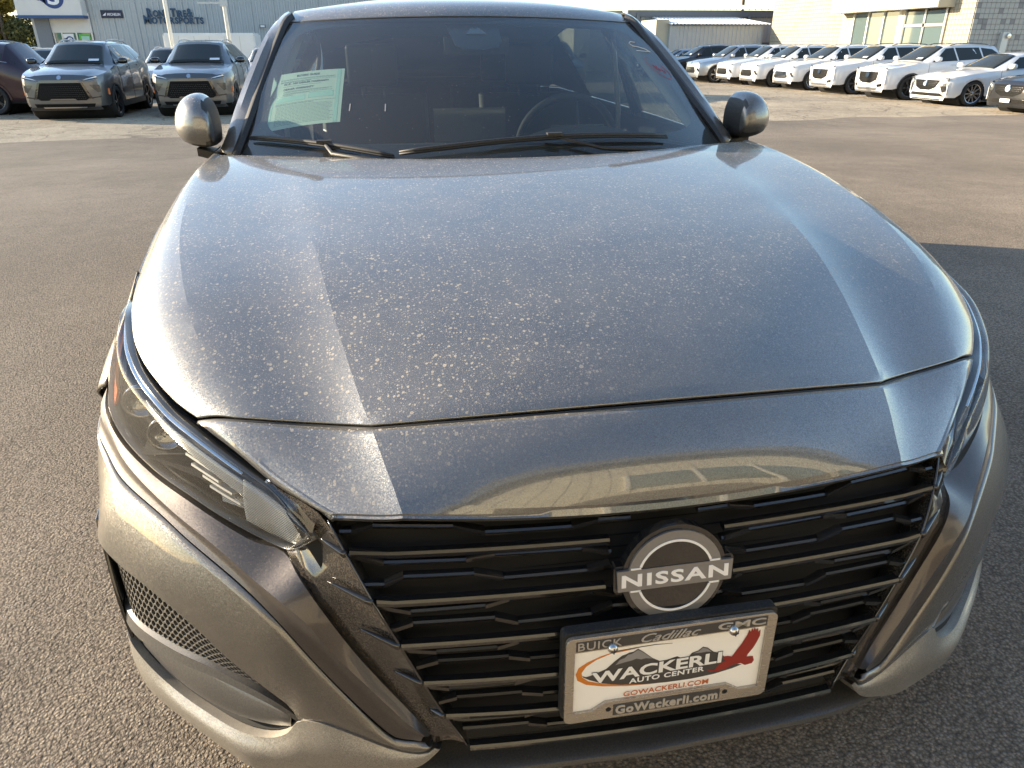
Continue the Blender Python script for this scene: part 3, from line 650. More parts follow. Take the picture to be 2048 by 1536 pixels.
WV = [[(.468, .655), (.447, .655), (.426, .661), (.305, .657), (.269, .648), (.136, .647), (.105, .653), (.052, .652)],
 [(.462, .628), (.450, .627), (.414, .617), (.291, .615), (.258, .620), (.124, .618), (.094, .611), (.085, .611)],
 [(.443, .590), (.407, .589), (.388, .598), (.281, .597), (.248, .588), (.118, .588), (.093, .593)],
 [(.424, .561), (.382, .548), (.268, .550), (.242, .558), (.112, .557), (.087, .549), (.072, .548)],
 [(.404, .519), (.380, .529), (.255, .529), (.230, .518), (.113, .520), (.090, .530), (.062, .529)],
 [(.390, .485), (.350, .478), (.253, .478), (.230, .486), (.0, .486)], [(.372, .451), (.348, .460), (.237, .460), (.214, .453), (.0, .453)],
 [(.360, .413), (.335, .406), (.229, .409), (.205, .418), (.0, .418)], [(.343, .378), (.324, .386), (.218, .388), (.194, .382), (.0, .382)],
 [(.327, .340), (.311, .337), (.214, .340), (.194, .349), (.0, .349)], [(.313, .322), (.208, .324), (.187, .317), (.0, .317)]]
for i, P in enumerate(WV):
    slat('grille_slat', P, .0085, .007, .000)
    # faceted lozenges at each step
    for (a, b) in zip(P[:-1], P[1:]):
        if abs(b[1]-a[1]) > .0045 and a[0]-b[0] < .05:
            for sg in (1, -1):
                am = (a[0]+.004, a[1]); bm_ = (b[0]-.004, b[1]); hh = .006; q = []
                for (x_, z_) in (am, bm_): q += [(sg*x_, Yg(x_, z_)-.0025, z_+hh), (sg*x_, Yg(x_, z_)+.009, z_+hh+.002), (sg*x_, Yg(x_, z_)-.001, z_-.002)]
                MB().add(q, [(0, 1, 4, 3), (0, 3, 5, 2), (0, 2, 1), (3, 4, 5), (1, 2, 5, 4)]).build('facet', MT['slat_black'], GR)
# ribs between surround and cheek: outer ends of the bars flowing on to the surround
for sg in (1, -1):
    for z_, x1, dz in ((.633, .497, .011), (.571, .492, .012), (.497, .455, .011), (.425, .41, .006), (.354, .362, .001)):
        xa = XW(z_); pts = []
        for f in np.linspace(0, 1, 8):
            x_ = xa+(x1-xa)*f; z2 = z_+dz*f; ye = np.interp(z2, ZE, YE); pts.append((sg*x_, float(ye)+.9*(x_-xa)*.55-.004+.006*f, z2))
        MB().tube(pts, [.006, .0058, .0052, .0046, .004, .003, .002, .001], 6).build('surround_rib', MT['slat_black'], CAR, True)
# lower bumper: recess, splitter
def Yf(x): return float(np.interp(abs(x), [0, .30, .35, .43, .48, .55, .62, .70], [0.004, .016, .022, .038, .050, .082, .115, .17]))
V = []; Fc = []; xs = np.linspace(-.60, .60, 31)
prof = [(.060, .290), (.050, .262), (.055, .235), (.075, .212), (.012, .214), (.002, .208), (.000, .200), (.006, .190), (.030, .183), (.30, .178)]
for x_ in xs:
    for dy, z_ in prof: V.append((x_, Yf(x_)+dy, z_))
for i in range(30):
    for j in range(len(prof)-1): a = i*len(prof)+j; Fc.append((a, a+1, a+1+len(prof), a+len(prof)))
me = mesh('lower_splitter', V, Fc); recalc(me); smooth_angle(me, 35); link('lower_splitter', me, MT['weathered_plastic'], CAR)
MB().box((-.30, .11, .20), (.30, .14, .60)).build('radiator_blank', MT['dark_void'], CAR)

# ---- badge
ec = Vector((0, -.006, .588)); tl = R(8)
def fe(u, v, d): return (u, ec.y+v*math.sin(tl)-d*math.cos(tl), ec.z+v*math.cos(tl)+d*math.sin(tl))
def roundrect(x0, x1, y0, y1, r, k=5):
    P = []
    for cx, cy, a in ((x1-r, y1-r, 0), (x0+r, y1-r, 90), (x0+r, y0+r, 180), (x1-r, y0+r, 270)):
        P += [(cx+r*math.cos(R(a+90*i/k)), cy+r*math.sin(R(a+90*i/k))) for i in range(k+1)]
    return P
EMB = flat('badge', [poly2d(circ(0, 0, .0790)), ], fe, .018, MT['gloss_black'], CAR, -.022)
flat('badge_wings', [poly2d(roundrect(-.0905, .0905, -.0215, .0215, .006))], fe, .0165, MT['gloss_black'], EMB, -.022)
flat('grey_ring', [ring(0, 0, .0575, .0715, 48)], fe, .0035, MT['badge_grey'], EMB, -.004)
flat('inner_disc', [poly2d(circ(0, 0, .0575))], fe, .003, MT['gloss_black'], EMB, -.004)
a1 = math.degrees(math.asin(.0200/.0565))
flat('white_ring', [ring(0, 0, .0545, .0580, 30, a1, 180-a1), ring(0, 0, .0545, .0580, 30, 180+a1, 360-a1)], fe, .0008, MT['emblem_white'], EMB, -.0002)
flat('white_ring', [([(sx*.0525, sy*.0195), (sx*.067, sy*.0195), (sx*.067, sy*.0168), (sx*.0515, sy*.0168)], [(0, 1, 2, 3)]) for sx in (-1, 1) for sy in (-1, 1)], fe, .0008, MT['emblem_white'], EMB, -.0002)
flat('banner', [poly2d([(-.0855, -.0165), (.0855, -.0165), (.0875, .0165), (-.0875, .0165)])], fe, .0045, MT['badge_grey'], EMB, -.004)
vt, ft = fit_text('NISSAN', -.0805, .0805, -.0103, .0103, bold=.028, spacing=1.15)
flat('lettering', [(vt, ft)], fe, .0009, MT['emblem_white'], EMB, .0004)

# ---- licence plate
def fp(u, v, d): return (u, v*math.sin(.019)-d, v)
bmb = MB(); vv, ff = solid2d(*poly2d(roundrect(-.163, .163, -.080, .084, .008)), fp, .016, -.022); PLT = bmb.add(vv, ff).build('licence_plate', MT['rough_plastic'], CAR); PLT.location = (-.007, -.038, .444)
flat('plate', [poly2d(roundrect(-.1525, .1525, -.0765, .0765, .006))], fp, .003, MT['plate_white'], PLT, -.005)
outer_ = roundrect(-.160, .160, -.0825, .0805, .011, 6)
inner_ = [(-.1468, .0545), (-.1468, -.0635), (-.1182, -.0632), (-.0971, -.0490), (.0939, -.0490), (.115, -.0632), (.1462, -.0630), (.1448, .0565)]
bm = bmesh.new(); ov = [bm.verts.new((x, y, 0)) for x, y in outer_]; iv = [bm.verts.new((x, y, 0)) for x, y in inner_]
es = [bm.edges.new((ov[i], ov[(i+1) % len(ov)])) for i in range(len(ov))]+[bm.edges.new((iv[i], iv[(i+1) % len(iv)])) for i in range(len(iv))]
bmesh.ops.triangle_fill(bm, use_beauty=True, edges=es); bm.verts.index_update()
fv = [(v.co.x, v.co.y) for v in bm.verts]; ffc = [[v.index for v in f.verts] for f in bm.faces]; bm.free()
fr_ = flat('frame', [(fv, ffc)], fp, .0065, MT['brushed_frame'], PLT, -.004); bvm = fr_.modifiers.new('edge', 'BEVEL'); bvm.width = .0016; bvm.segments = 2; bvm.limit_method = 'ANGLE'; bvm.angle_limit = R(50)
flat('name_strip', [poly2d([(-.1455, .0570), (.1440, .0590), (.1440, .0765), (-.1455, .0745)]), poly2d([(-.0850, -.0772), (.0842, -.0772), (.0842, -.0560), (-.0850, -.0560)])], fp, .0004, MT['ink_dark'], PLT, .0026)
for s_, x0, x1, y0, y1, kw in (('BUICK', -.1430, -.0790, .0595, .0732, dict(spacing=1.1)), ('Cadillac', -.0500, .0400, .0595, .0742, dict(shear=.5)), ('GMC', .0665, .1410, .0622, .0745, dict(bold=.02)), ('GoWackerli.com', -.0815, .0810, -.0750, -.0580, dict(bold=.035, spacing=1.1))):
    vt, ft = fit_text(s_, x0, x1, y0, y1, **kw); flat('frame_lettering', [(vt, ft)], fp, .0010, MT['frame_letters'], PLT, .0030)
S_ = dict(
crescent=[(-.0508, .044), (-.086, .0441), (-.1084, .0382), (-.1271, .0305), (-.1398, .0217), (-.1435, .0101), (-.1408, -.0018), (-.1273, -.0125), (-.1021, -.0203), (-.0659, -.0267), (-.0294, -.0298), (.0075, -.0307), (-.0295, -.0279), (-.0661, -.0241), (-.1006, -.016), (-.124, -.0062), (-.1335, .0031), (-.1348, .0118), (-.1283, .0229), (-.1133, .0331), (-.0928, .0405)],
arc=[(-.086, .0448), (-.051, .0467), (-.0263, .0472), (.0007, .0449), (.0008, .0442), (-.0261, .0458), (-.0508, .0450), (-.0859, .0432)],
dark=[(-.1341, .006), (-.1279, .003), (-.1209, .0042), (-.0984, .0128), (-.085, .0261), (-.0749, .0344), (-.0697, .0356), (-.0646, .0381), (-.0576, .039), (-.0517, .0435), (-.0432, .0365), (-.0278, .0213), (-.0164, .0136), (-.0056, .0139), (.0104, .0178), (.0182, .0123), (.0274, .0113), (.0329, .0205), (.0427, .0233), (.0494, .0294), (.057, .0264), (.0673, .0166), (.0771, .0126), (.0855, .0042), (.1008, -.0126), (.1165, -.0173), (.102, -.0222), (.0725, -.0285), (.0354, -.0314), (-.0017, -.0309), (-.0386, -.028), (-.0752, -.0221), (-.1024, -.0145), (-.1223, -.0042), (-.1322, .0029)],
m1=[(-.0846, .0182), (-.078, .0271), (-.0711, .0292), (-.0661, .035), (-.0608, .0352), (-.0515, .0415), (-.0431, .0349), (-.0278, .0206), (-.0387, .0233), (-.0458, .0223), (-.0531, .0252), (-.06, .0227), (-.0706, .0212)],
m2=[(.0348, .0197), (.0437, .0222), (.0495, .0278), (.0563, .025), (.0645, .0172), (.056, .0191), (.0469, .0185)],
bird=[(.059, -.0165), (.0716, -.0208), (.078, -.0107), (.0885, -.0045), (.0842, -.0002), (.0836, .0045), (.0911, .0043), (.098, .0019), (.1048, .0145), (.1109, .0249), (.118, .0418), (.1196, .0505), (.1227, .0455), (.1238, .0531), (.1265, .0471), (.1277, .0547), (.1302, .0476), (.1333, .0515), (.1345, .0434), (.1377, .0474), (.1384, .036), (.1352, .0252), (.1311, .0145), (.1234, .002), (.1221, -.0024), (.1326, -.0032), (.1352, -.0118), (.1327, -.0173), (.1215, -.0192), (.1142, -.0139), (.1011, -.015), (.0905, -.0212), (.0776, -.0235), (.0662, -.0226)])
def outl(P, d):
    c = np.mean(P, axis=0); return [tuple(np.array(p)+(np.array(p)-c)/max(1e-6, np.linalg.norm(np.array(p)-c))*d) for p in P]
for nm_, mt_, d_ in (('crescent', 'ink_orange', -.0018), ('arc', 'ink_dark', -.0018), ('dark', 'ink_dark', -.0016), ('m1', 'ink_grey', -.0014), ('m2', 'ink_grey', -.0014), ('bird', 'ink_red', -.0012)):
    flat({'crescent': 'printed_swoosh', 'arc': 'printed_swoosh', 'dark': 'printed_hills', 'm1': 'printed_peak', 'm2': 'printed_peak', 'bird': 'printed_eagle'}[nm_], [poly2d(S_[nm_])], fp, .0001, MT[mt_], PLT, d_)
def arcmap(V, x0, x1, amp, skew=0.0):
    V = np.array(V); t = (V[:, 0]-x0)/(x1-x0); V[:, 1] += amp*(t-.5)*1.0+skew*(4*(t-.5)**2-1); return V
for col_, bo, dd_ in (('ink_dark', .055, -.0010), ('ink_white', .03, -.0008)):
    e_ = .0009 if col_ == 'ink_dark' else 0
    vt, ft = fit_text('WACKERLI', -.1195-e_, .0815+e_, -.0095-e_, .0125+e_, bold=bo); vt = arcmap(vt, -.1195, .0815, .006, -.0005); flat('plate_lettering', [(vt, ft)], fp, .0001, MT[col_], PLT, dd_)
vt, ft = fit_text('AUTO CENTER', -.0618, .0555, -.0202, -.0105, bold=.03, spacing=1.1); vt = arcmap(vt, -.0618, .0555, .0034); flat('plate_lettering', [(vt, ft)], fp, .0001, MT['ink_white'], PLT, -.0008)
vt, ft = fit_text('GOWACKERLI.COM', -.0690, .0650, -.0462, -.0362, bold=.012); vt = arcmap(vt, -.069, .065, .0010); flat('plate_lettering', [(vt, ft)], fp, .0001, MT['ink_orange_text'], PLT, -.0008)
for x_, z_ in ((-.0933, .0600), (.0896, .0615)):
    s = MB().lathe([(.0005, -.0125), (.004, -.012), (.0068, -.0095), (.0078, -.006), (.0078, .002)], 20, 'y', (x_, 0, z_)).build('screw', MT['screw_metal'], PLT, True)
    MB().box((x_-.0045, -.0132, z_-.0008), (x_+.0045, -.0118, z_+.0008)).box((x_-.0008, -.0132, z_-.0045), (x_+.0008, -.0118, z_+.0045)).build('screw_slot', MT['ink_dark'], PLT)
for x_, z_ in ((-.0922, -.0640), (.0925, -.0640)): flat('hole', [poly2d(circ(x_, z_, .0042, 18))], fp, .0003, MT['dark_void'], PLT, .0026)
# ---- windscreen surface
def WS(u, v_, off=0.):
    """u -1..1 across, v 0..1 up the glass"""
    X = u*(.800+(.657-.800)*v_); yb = 1.27+.62*X*X; yt = 2.12+.44*X*X; zb = .960; zt = 1.366-.035*X*X
    P = np.array([X, yb+(yt-yb)*v_, zb+(zt-zb)*v_+.012*4*v_*(1-v_)]); return P+np.array([-.18*u, -.42, .90])*off
def ws_grid(u0, u1, v0, v1, nu, nv, off): return np.stack([np.stack([WS(a, b, off) for a in np.linspace(u0, u1, nu)]) for b in np.linspace(v0, v1, nv)])
gmesh('windscreen', [ws_grid(-1, 1, 0, 1, 33, 17, 0)], (0, -.4, .9), MT['windshield_glass'], CAR, thick=0)
# black ceramic border printed inside the glass, rounded inner corners
V = []; Fc = []
def sup(t, a, b, p): c_, s_ = math.cos(t), math.sin(t); return a*math.copysign(abs(c_)**(2/p), c_), b*math.copysign(abs(s_)**(2/p), s_)
nb = 96
for i in range(nb):
    t = 2*math.pi*i/nb; iu, iv = sup(t, .938, .44, 9); ou, ov_ = sup(t, .998, .499, 60)
    iv = .5+iv+.015; ov_ = .5+ov_
    if iv < .3: iv += .055
    V += [tuple(WS(iu, iv, -.004)), tuple(WS(ou, ov_, -.004))]
for i in range(nb): a = 2*i; b = 2*((i+1) % nb); Fc.append((a, a+1, b+1, b))
MB().add(V, Fc).build('windscreen_border', MT['frit'], CAR)
def wsf(u, v_, d): return tuple(WS(u, v_, d))
flat('camera_shroud', [poly2d([(-.150, .985), (-.135, .90), (-.118, .80), (-.08, .765), (.02, .76), (.09, .78), (.125, .84), (.135, .985)])], wsf, .004, MT['frit'], CAR, -.022, sub=(.05, .05, 0))
flat('sensor_window', [poly2d([(-.055, .885), (.055, .885), (.015, .95), (-.015, .95)])], wsf, .002, MT['screen_glass'], CAR, -.016)
# small marks on the glass
for (u, v_, du, dv) in ((-.595, .33, .0022, .022), (-.452, .33, .0022, .022)): flat('adhesive_mark', [poly2d([(u-du, v_-dv), (u+du, v_-dv), (u+du, v_+dv), (u-du, v_+dv)])], wsf, .0006, MT['ink_grey'], CAR, .0004)
def stroke(name, pts, wdt, m, par, off=.0016):
    Q = [tuple(WS(a, b, off)) for a, b in pts]; return MB().tube(Q, wdt, 5).build(name, m, par)
stroke('chalk_mark', [(.905, .80), (.875, .805), (.855, .79), (.865, .765), (.905, .755), (.94, .74), (.963, .715), (.93, .718), (.868, .722)], .0012, MT['marker_white'], CAR)
rc = [(.985-.055-.058*math.cos(R(t))*1.0-.0*t, .565+.085*math.sin(R(t))-.028*(-math.cos(R(t)))*-1) for t in range(-150, 200, 14)]
stroke('marker_circle', [(.93+.052*math.cos(R(t))+.0*1, .575+.075*math.sin(R(t))-.05*math.cos(R(t))) for t in range(110, 420, 12)], .0005, MT['marker_red'], CAR)
for q in ([(.905, .60), (.918, .565)], [(.922, .595), (.930, .55), (.942, .57)], [(.948, .565), (.955, .53), (.968, .555)]): stroke('marker_letter', q, .0009, MT['marker_red'], CAR)
# ---- side pillars
GLe = [(.800, 1.667, .960), (.785, 1.70, .993), (.762, 1.793, 1.053), (.732, 1.968, 1.149), (.690, 2.186, 1.275), (.657, 2.310, 1.351), (.640, 2.345, 1.368)]
MOe = [(.828, 1.690, .962), (.808, 1.725, 1.002), (.785, 1.805, 1.066), (.753, 1.985, 1.168), (.709, 2.200, 1.294), (.676, 2.320, 1.370), (.655, 2.365, 1.385)]
OUe = [(.868, 1.745, .972), (.850, 1.80, 1.012), (.828, 1.90, 1.085), (.790, 2.060, 1.195), (.745, 2.260, 1.305), (.705, 2.42, 1.362), (.672, 2.52, 1.388)]
RAIL = [(.640, 2.345, 1.376), (.650, 2.42, 1.388), (.655, 2.60, 1.402), (.650, 3.0, 1.405), (.640, 3.4, 1.375), (.640, 3.8, 1.29), (.66, 4.15, 1.17), (.69, 4.45, 1.09)]
for sg in (1, -1):
    M_ = MIR if sg < 0 else np.ones(3)
    g0, g1, g2 = cr(GLe, 24), cr(MOe, 24), cr(OUe, 24)
    gmesh('windscreen_moulding', [np.stack([g0+np.array([0, 0, -.010]), g0+np.array([0, -.002, .003]), (g0+g1)/2+np.array([0, -.003, .009]), g1+np.array([0, 0, .001])])*M_], (sg*.4, -.5, .7), MT['rough_plastic'], CAR, thick=.003, bevel=0)
    gmesh('pillar', [np.stack([g1+np.array([0, .002, -.004]), g1, g1+(g2-g1)*.4+np.array([.004, -.006, .008]), g1+(g2-g1)*.8+np.array([.006, -.004, .005]), g2, g2+np.array([-.012, .02, -.004])])*M_], (sg*.6, -.4, .5), G, CAR, thick=.003, bevel=0)
    gmesh('pillar_trim', [np.stack([g0+np.array([-.006, .01, -.012]), g0+np.array([-.065, .05, -.004])])*M_], (-sg*.3, -.4, .5), MT['cabin_grey'], CAR, thick=.006, bevel=0)
# ---- roof
fr = np.stack([WS(u, 1.0)+np.array([0, .010, .006]) for u in np.linspace(-1, 1, 25)])
sec = [(0., 1.0), (.10, 1.), (.30, 1.), (.7, 1.), (1.1, 1.), (1.5, 1.), (1.9, 1.), (2.15, 1.)]
rl = cr(RAIL, 30); rows = []
zc_ = np.interp(rl[:, 1]-.2, [2.12, 2.3, 2.6, 2.9, 3.3, 3.7, 4.2, 4.6], [1.380, 1.428, 1.462, 1.474, 1.455, 1.36, 1.14, 1.06])
for i in range(30):
    y0 = rl[i, 1]; x0 = rl[i, 0]; k_ = max(0, 1-(y0-2.345)/.5); row = []
    for u in np.linspace(-1, 1, 25):
        yy = y0-(.215*k_+.03)*(1-u*u); row.append((u*x0, yy, rl[i, 2]+(zc_[i]-rl[i, 2])*(1-abs(u)**2.4)))
    rows.append(np.array(row))
rows[0] = fr
gmesh('roof', [np.stack(rows[:22])], (0, 0, 1), GD, CAR, thick=.004, bevel=.002)
MB().tube(fr+np.array([0, -.004, -.006]), .005, 6).build('roof_seal', MT['rubber'], CAR, True)
gmesh('rear_window', [np.stack(rows[21:])], (0, .3, 1), MT['rear_glass'], CAR, thick=0)
gmesh('headliner', [np.stack(rows[:22])+np.array([0, .02, -.035])], (0, 0, -1), MT['cabin_grey'], CAR, thick=0)
# ---- flanks: fender, doors, quarter panel as columns with wheel arches cut
AR = [(.965, .365), (3.79, .365)]
def zlow(y):
    z_ = .20 if 1.3 < y < 3.4 else .24
    for yc, r in AR:
        if abs(y-yc) < r: z_ = max(z_, .335+math.sqrt(max(0, r*r-(y-yc)**2)))
    return z_
def top(y):
    t_ = [(p[0]+.006, p[2]-.006) for p in GAP]; ys = [p[1] for p in GAP]
    ys2 = ys+[1.75, 2.6, 3.6, 4.2, 4.6, 4.9]; X2 = [a for a, _ in t_]+[.872, .885, .868, .83, .78, .70]; Z2 = [b for _, b in t_]+[.966, .985, 1.005, 1.02, 1.01, .95]
    return float(np.interp(y, ys2, X2)), float(np.interp(y, ys2, Z2))
def flank(y0, y1, nc, sg, name, m_=G):
    cols = []
    for y in np.linspace(y0, y1, nc):
        xt, zt = top(y); zl = zlow(y); P = []
        bul = .015*math.exp(-((y-.95)/.42)**2)+.012*math.exp(-((y-3.8)/.5)**2)
        endt = np.interp(y, [0, .62, 4.4, 4.9], [1, 1, 1, .86])
        xm = (.9115+bul)*endt
        for s in np.linspace(0, 1, 13):
            z_ = zt+(zl-zt)*s
            f = min(1, (zt-z_)/.16); x_ = xt+(xm-xt)*(1-(1-f)**2)
            if z_ < .42: x_ -= .05*((.42-z_)/.22)**1.5
            P.append((x_*sg, y, z_))
        cols.append(P)
    return gmesh(name, [np.array(cols).transpose(1, 0, 2)], (sg, 0, 0), m_, CAR, thick=.004, bevel=0)
for sg in (1, -1):
    M_ = MIR if sg < 0 else np.ones(3)
    flank(.745, 1.62, 40, sg, 'fender', GD); 
    # front tongue of the fender beside the lamp
    a_ = cr([(.909, .56, .705), (.909, .60, .725), (.910, .66, .750), (.900, .745, .80), (.888, .80, .848)], 14); b_ = cr([(.931, .60, .655), (.935, .66, .665), (.938, .72, .665), (.938, .76, .663), (.934, .80, .66)], 14)
    mdx = (a_+b_)/2+np.array([.012, -.004, .006])
    gmesh('fender_tip', [loft([a_+np.array([-.006, .004, 0]), a_, mdx, b_], 14, 4)*M_], (sg, -.2, .2), G, CAR, thick=.004, bevel=0)
    d1 = flank(1.626, 2.76, 12, sg, 'door'); d2 = flank(2.766, 3.56, 10, sg, 'door'); flank(3.566, 4.88, 34, sg, 'rear_fender')
    gl = []
    for y0, y1 in ((1.86, 2.72), (2.80, 3.55)):
        bot = [(top(y)[0]-.01, y, top(y)[1]+.004) for y in np.linspace(y0, y1, 14)]; tp = []
        for y in np.linspace(y0, y1, 14):
            if y < 2.50:
                P = cr(OUe, 60); i = int(np.argmin(abs(P[:, 1]-y))); q = P[i]+np.array([-.006, 0, -.012])
            else: q = np.array([np.interp(y, [p[1] for p in RAIL], [p[0] for p in RAIL])+.01, y, np.interp(y, [p[1] for p in RAIL], [p[2] for p in RAIL])-.02])
            tp.append((q[0], y, q[2]))
        gmesh('side_window', [np.array([bot, tp])*M_], (sg, 0, .3), MT['front_side_glass' if y0 < 2 else 'side_glass'], d1 if y0 < 2 else d2, thick=0)
    # roof side rail, B and C posts
    MB().tube(cr([(.655, 2.62, 1.388), (.662, 2.8, 1.393), (.66, 3.3, 1.375), (.655, 3.7, 1.31), (.68, 4.1, 1.19), (.74, 4.4, 1.06)], 20)*M_, .016, 8).build('roof_rail', G, CAR, True)
    MB().tube(np.array([(.868, 2.76, .98), (.78, 2.77, 1.2), (.675, 2.78, 1.39)])*M_, .030, 6).build('door_post', MT['gloss_black'], CAR, True)
    MB().add(np.array([(.868, 3.56, 1.0), (.665, 3.60, 1.33), (.66, 3.95, 1.24), (.80, 4.3, 1.04)])*M_, [(0, 1, 2, 3)]).build('rear_pillar', G, CAR)
    # sail panel in front of the mirror
    MB().add(np.array([(.876, 1.60, .972), (.872, 1.80, .985), (.855, 1.86, 1.045), (.862, 1.74, .985)])*M_, [(0, 1, 2, 3)]).build('mirror_sail', MT['gloss_black'], CAR)
    # mirror
    outp = np.array([(.874, .982), (.870, 1.02), (.874, 1.075), (.890, 1.112), (.918, 1.134), (.955, 1.136), (.990, 1.121), (1.018, 1.090), (1.033, 1.052), (1.034, 1.018), (1.018, .990), (.985, .972), (.935, .963), (.890, .968)])
    outp = np.stack([.872+(outp[:, 0]-.870)*.86, 1.048+(outp[:, 1]-1.05)*.88], 1)
    o3 = cr(np.array([(a, 0, b) for a, b in np.vstack([outp, outp[:1]])]), 45)[:-1]; cen = np.array([.940, 0, 1.035]); rings = []
    for y_, s_, dx, dz in ((1.682, .04, -.040, .0), (1.683, .22, -.038, .0), (1.688, .42, -.031, 0), (1.698, .62, -.021, 0), (1.714, .79, -.012, 0), (1.738, .91, -.005, 0), (1.768, .975, 0, 0), (1.80, 1.0, 0, 0), (1.835, .99, 0, 0), (1.846, .975, 0, 0)):
        P = cen+(o3-cen)*s_+np.array([dx, 0, dz]); P[:, 1] = y_+.10*(P[:, 0]-.945)+.0*P[:, 2]; rings.append(P)
    rings = np.stack(rings); nn_ = rings.shape[1]
    if sg < 0: rings = (rings-cen)*np.array([.92, 1, 1.04])+cen+np.array([-.012, 0, .014])
    up_, lo_ = MB(), MB()
    for i in range(rings.shape[0]-1):
        for j in range(nn_):
            q = [rings[i, j], rings[i, (j+1) % nn_], rings[i+1, (j+1) % nn_], rings[i+1, j]]; zc2 = sum(p[2] for p in q)/4
            (up_ if zc2 > .999+.04*(q[0][0]-.945) and not (sum(p[0] for p in q)/4 < .893 and sum(p[1] for p in q)/4 > 1.70) else lo_).add([p*M_ for p in q], [(0, 1, 2, 3)])
    up_.add([p*M_ for p in rings[0]], [tuple(range(nn_))])
    def wm(mb, name, m_, par):
        me = mesh(name, mb.V, mb.F); b_ = bmesh.new(); b_.from_mesh(me); bmesh.ops.remove_doubles(b_, verts=b_.verts, dist=.0002); bmesh.ops.recalc_face_normals(b_, faces=b_.faces); b_.to_mesh(me); b_.free()
        me.polygons.foreach_set('use_smooth', [True]*len(me.polygons)); return link(name, me, m_, par)
    mr = wm(up_, 'wing_mirror', GD if sg < 0 else G, CAR); wm(lo_, 'mirror_underside', MT['rough_plastic'], mr)
    MB().add([p*M_ for p in rings[-1]], [tuple(range(nn_))]).build('mirror_glass', MT['chrome'], mr)
    gp = cen+(o3-cen)*.975; MB().tube(np.vstack([np.array([(p[0], 1.712+.10*(p[0]-.945)+.0, p[2]) for p in cen+(o3-cen)*.0+(o3-cen)*.775]), ])[:1]*M_, .001, 3).build('mirror_seam', MT['rubber'], mr) if False else None
    V = []
    for (x_, y_, z_, hx, hy, hz) in ((.935, 1.79, .972, .05, .045, .012), (.89, 1.80, .958, .03, .05, .012), (.865, 1.81, .955, .01, .055, .014)):
        V += [(x_, y_-hy, z_-hz), (x_, y_+hy, z_-hz), (x_, y_+hy, z_+hz), (x_, y_-hy, z_+hz)]
    MB().add(np.array(V)*M_, [(0, 1, 2, 3), (8, 9, 10, 11), (0, 1, 5, 4), (1, 2, 6, 5), (2, 3, 7, 6), (3, 0, 4, 7), (4, 5, 9, 8), (5, 6, 10, 9), (6, 7, 11, 10), (7, 4, 8, 11)]).build('mirror_foot', MT['rough_plastic'], mr)
# ---- tail
Vt = []; us = np.linspace(-1, 1, 15)
rowsT = []
for y_, z_, hw in ((4.40, 1.15, .68), (4.60, 1.09, .73), (4.74, 1.085, .72), (4.80, 1.03, .73), (4.86, .85, .80), (4.90, .62, .82), (4.88, .40, .82), (4.84, .26, .78)):
    rowsT.append([(u*hw, y_-.14*u*u*(1 if z_ < 1.0 else .6), z_-.02*u*u) for u in us])
gmesh('boot_lid', [np.array(rowsT)], (0, 1, .3), G, CAR, thick=.004, bevel=0)
for sg in (1, -1):
    MB().box((min(sg*.45, sg*.80), 4.74, .80), (max(sg*.45, sg*.80), 4.84, .95)).build('tail_light', MT['red_lens'], CAR)
MB().add([(-.83, .62, .22), (.83, .62, .22), (.83, 4.8, .22), (-.83, 4.8, .22), (-.60, .3, .19), (.60, .3, .19)], [(0, 1, 2, 3), (4, 5, 1, 0)]).build('underbody', MT['dark_void'], CAR)
# ---- wheels
def wheel_mesh(r=.335, w=.22, rr=.235, spokes=10, twin=False):
    ty = MB().lathe([(rr, -w*.42), (r*.93, -w*.5), (r*.985, -w*.42), (r, -w*.3), (r, w*.3), (r*.985, w*.42), (r*.93, w*.5), (rr, w*.42)], 32, 'x')
    rm = MB().lathe([(rr, -w*.40), (rr+.006, -w*.44), (rr-.012, -w*.40), (rr-.02, -w*.1), (rr-.02, w*.4), (rr, w*.42)], 32, 'x')
    hb = MB().lathe([(.001, -w*.34), (.035, -w*.35), (.055, -w*.30), (.06, -w*.1)], 20, 'x')
    sp = []
    for i in range(spokes):
        a = 2*math.pi*i/spokes
        for da in ((-.11, .11) if twin else (0,)):
            c_, s_ = math.cos(a+da), math.sin(a+da); c0, s0 = math.cos(a), math.sin(a); hw = .011 if twin else .02
            V = []
            for rad, hx, q, (cc_, ss_) in ((.045, -w*.33, hw*1.2, (c0, s0)), ((rr-.012), -w*.38, hw, (c_, s_))):
                t_ = (-ss_, cc_)
                V += [(hx, rad*cc_-t_[0]*q, rad*ss_-t_[1]*q), (hx, rad*cc_+t_[0]*q, rad*ss_+t_[1]*q), (hx+.03, rad*cc_+t_[0]*q, rad*ss_+t_[1]*q), (hx+.03, rad*cc_-t_[0]*q, rad*ss_-t_[1]*q)]
            rm.add(V, [(0, 1, 5, 4), (1, 2, 6, 5), (2, 3, 7, 6), (3, 0, 4, 7), (0, 3, 2, 1), (4, 5, 6, 7)])
    rm.add(hb.V, hb.F)
    dk = MB().lathe([(.0005, w*.02), (rr-.015, w*.02)], 24, 'x')
    def fin(mb, n):
        me = mesh(n, mb.V, mb.F); recalc(me); smooth_angle(me, 35); return me
    return fin(ty, 'tyre'), fin(rm, 'rim'), fin(dk, 'brake_disc')
WM = wheel_mesh(.335, .22, .24, 5, True)
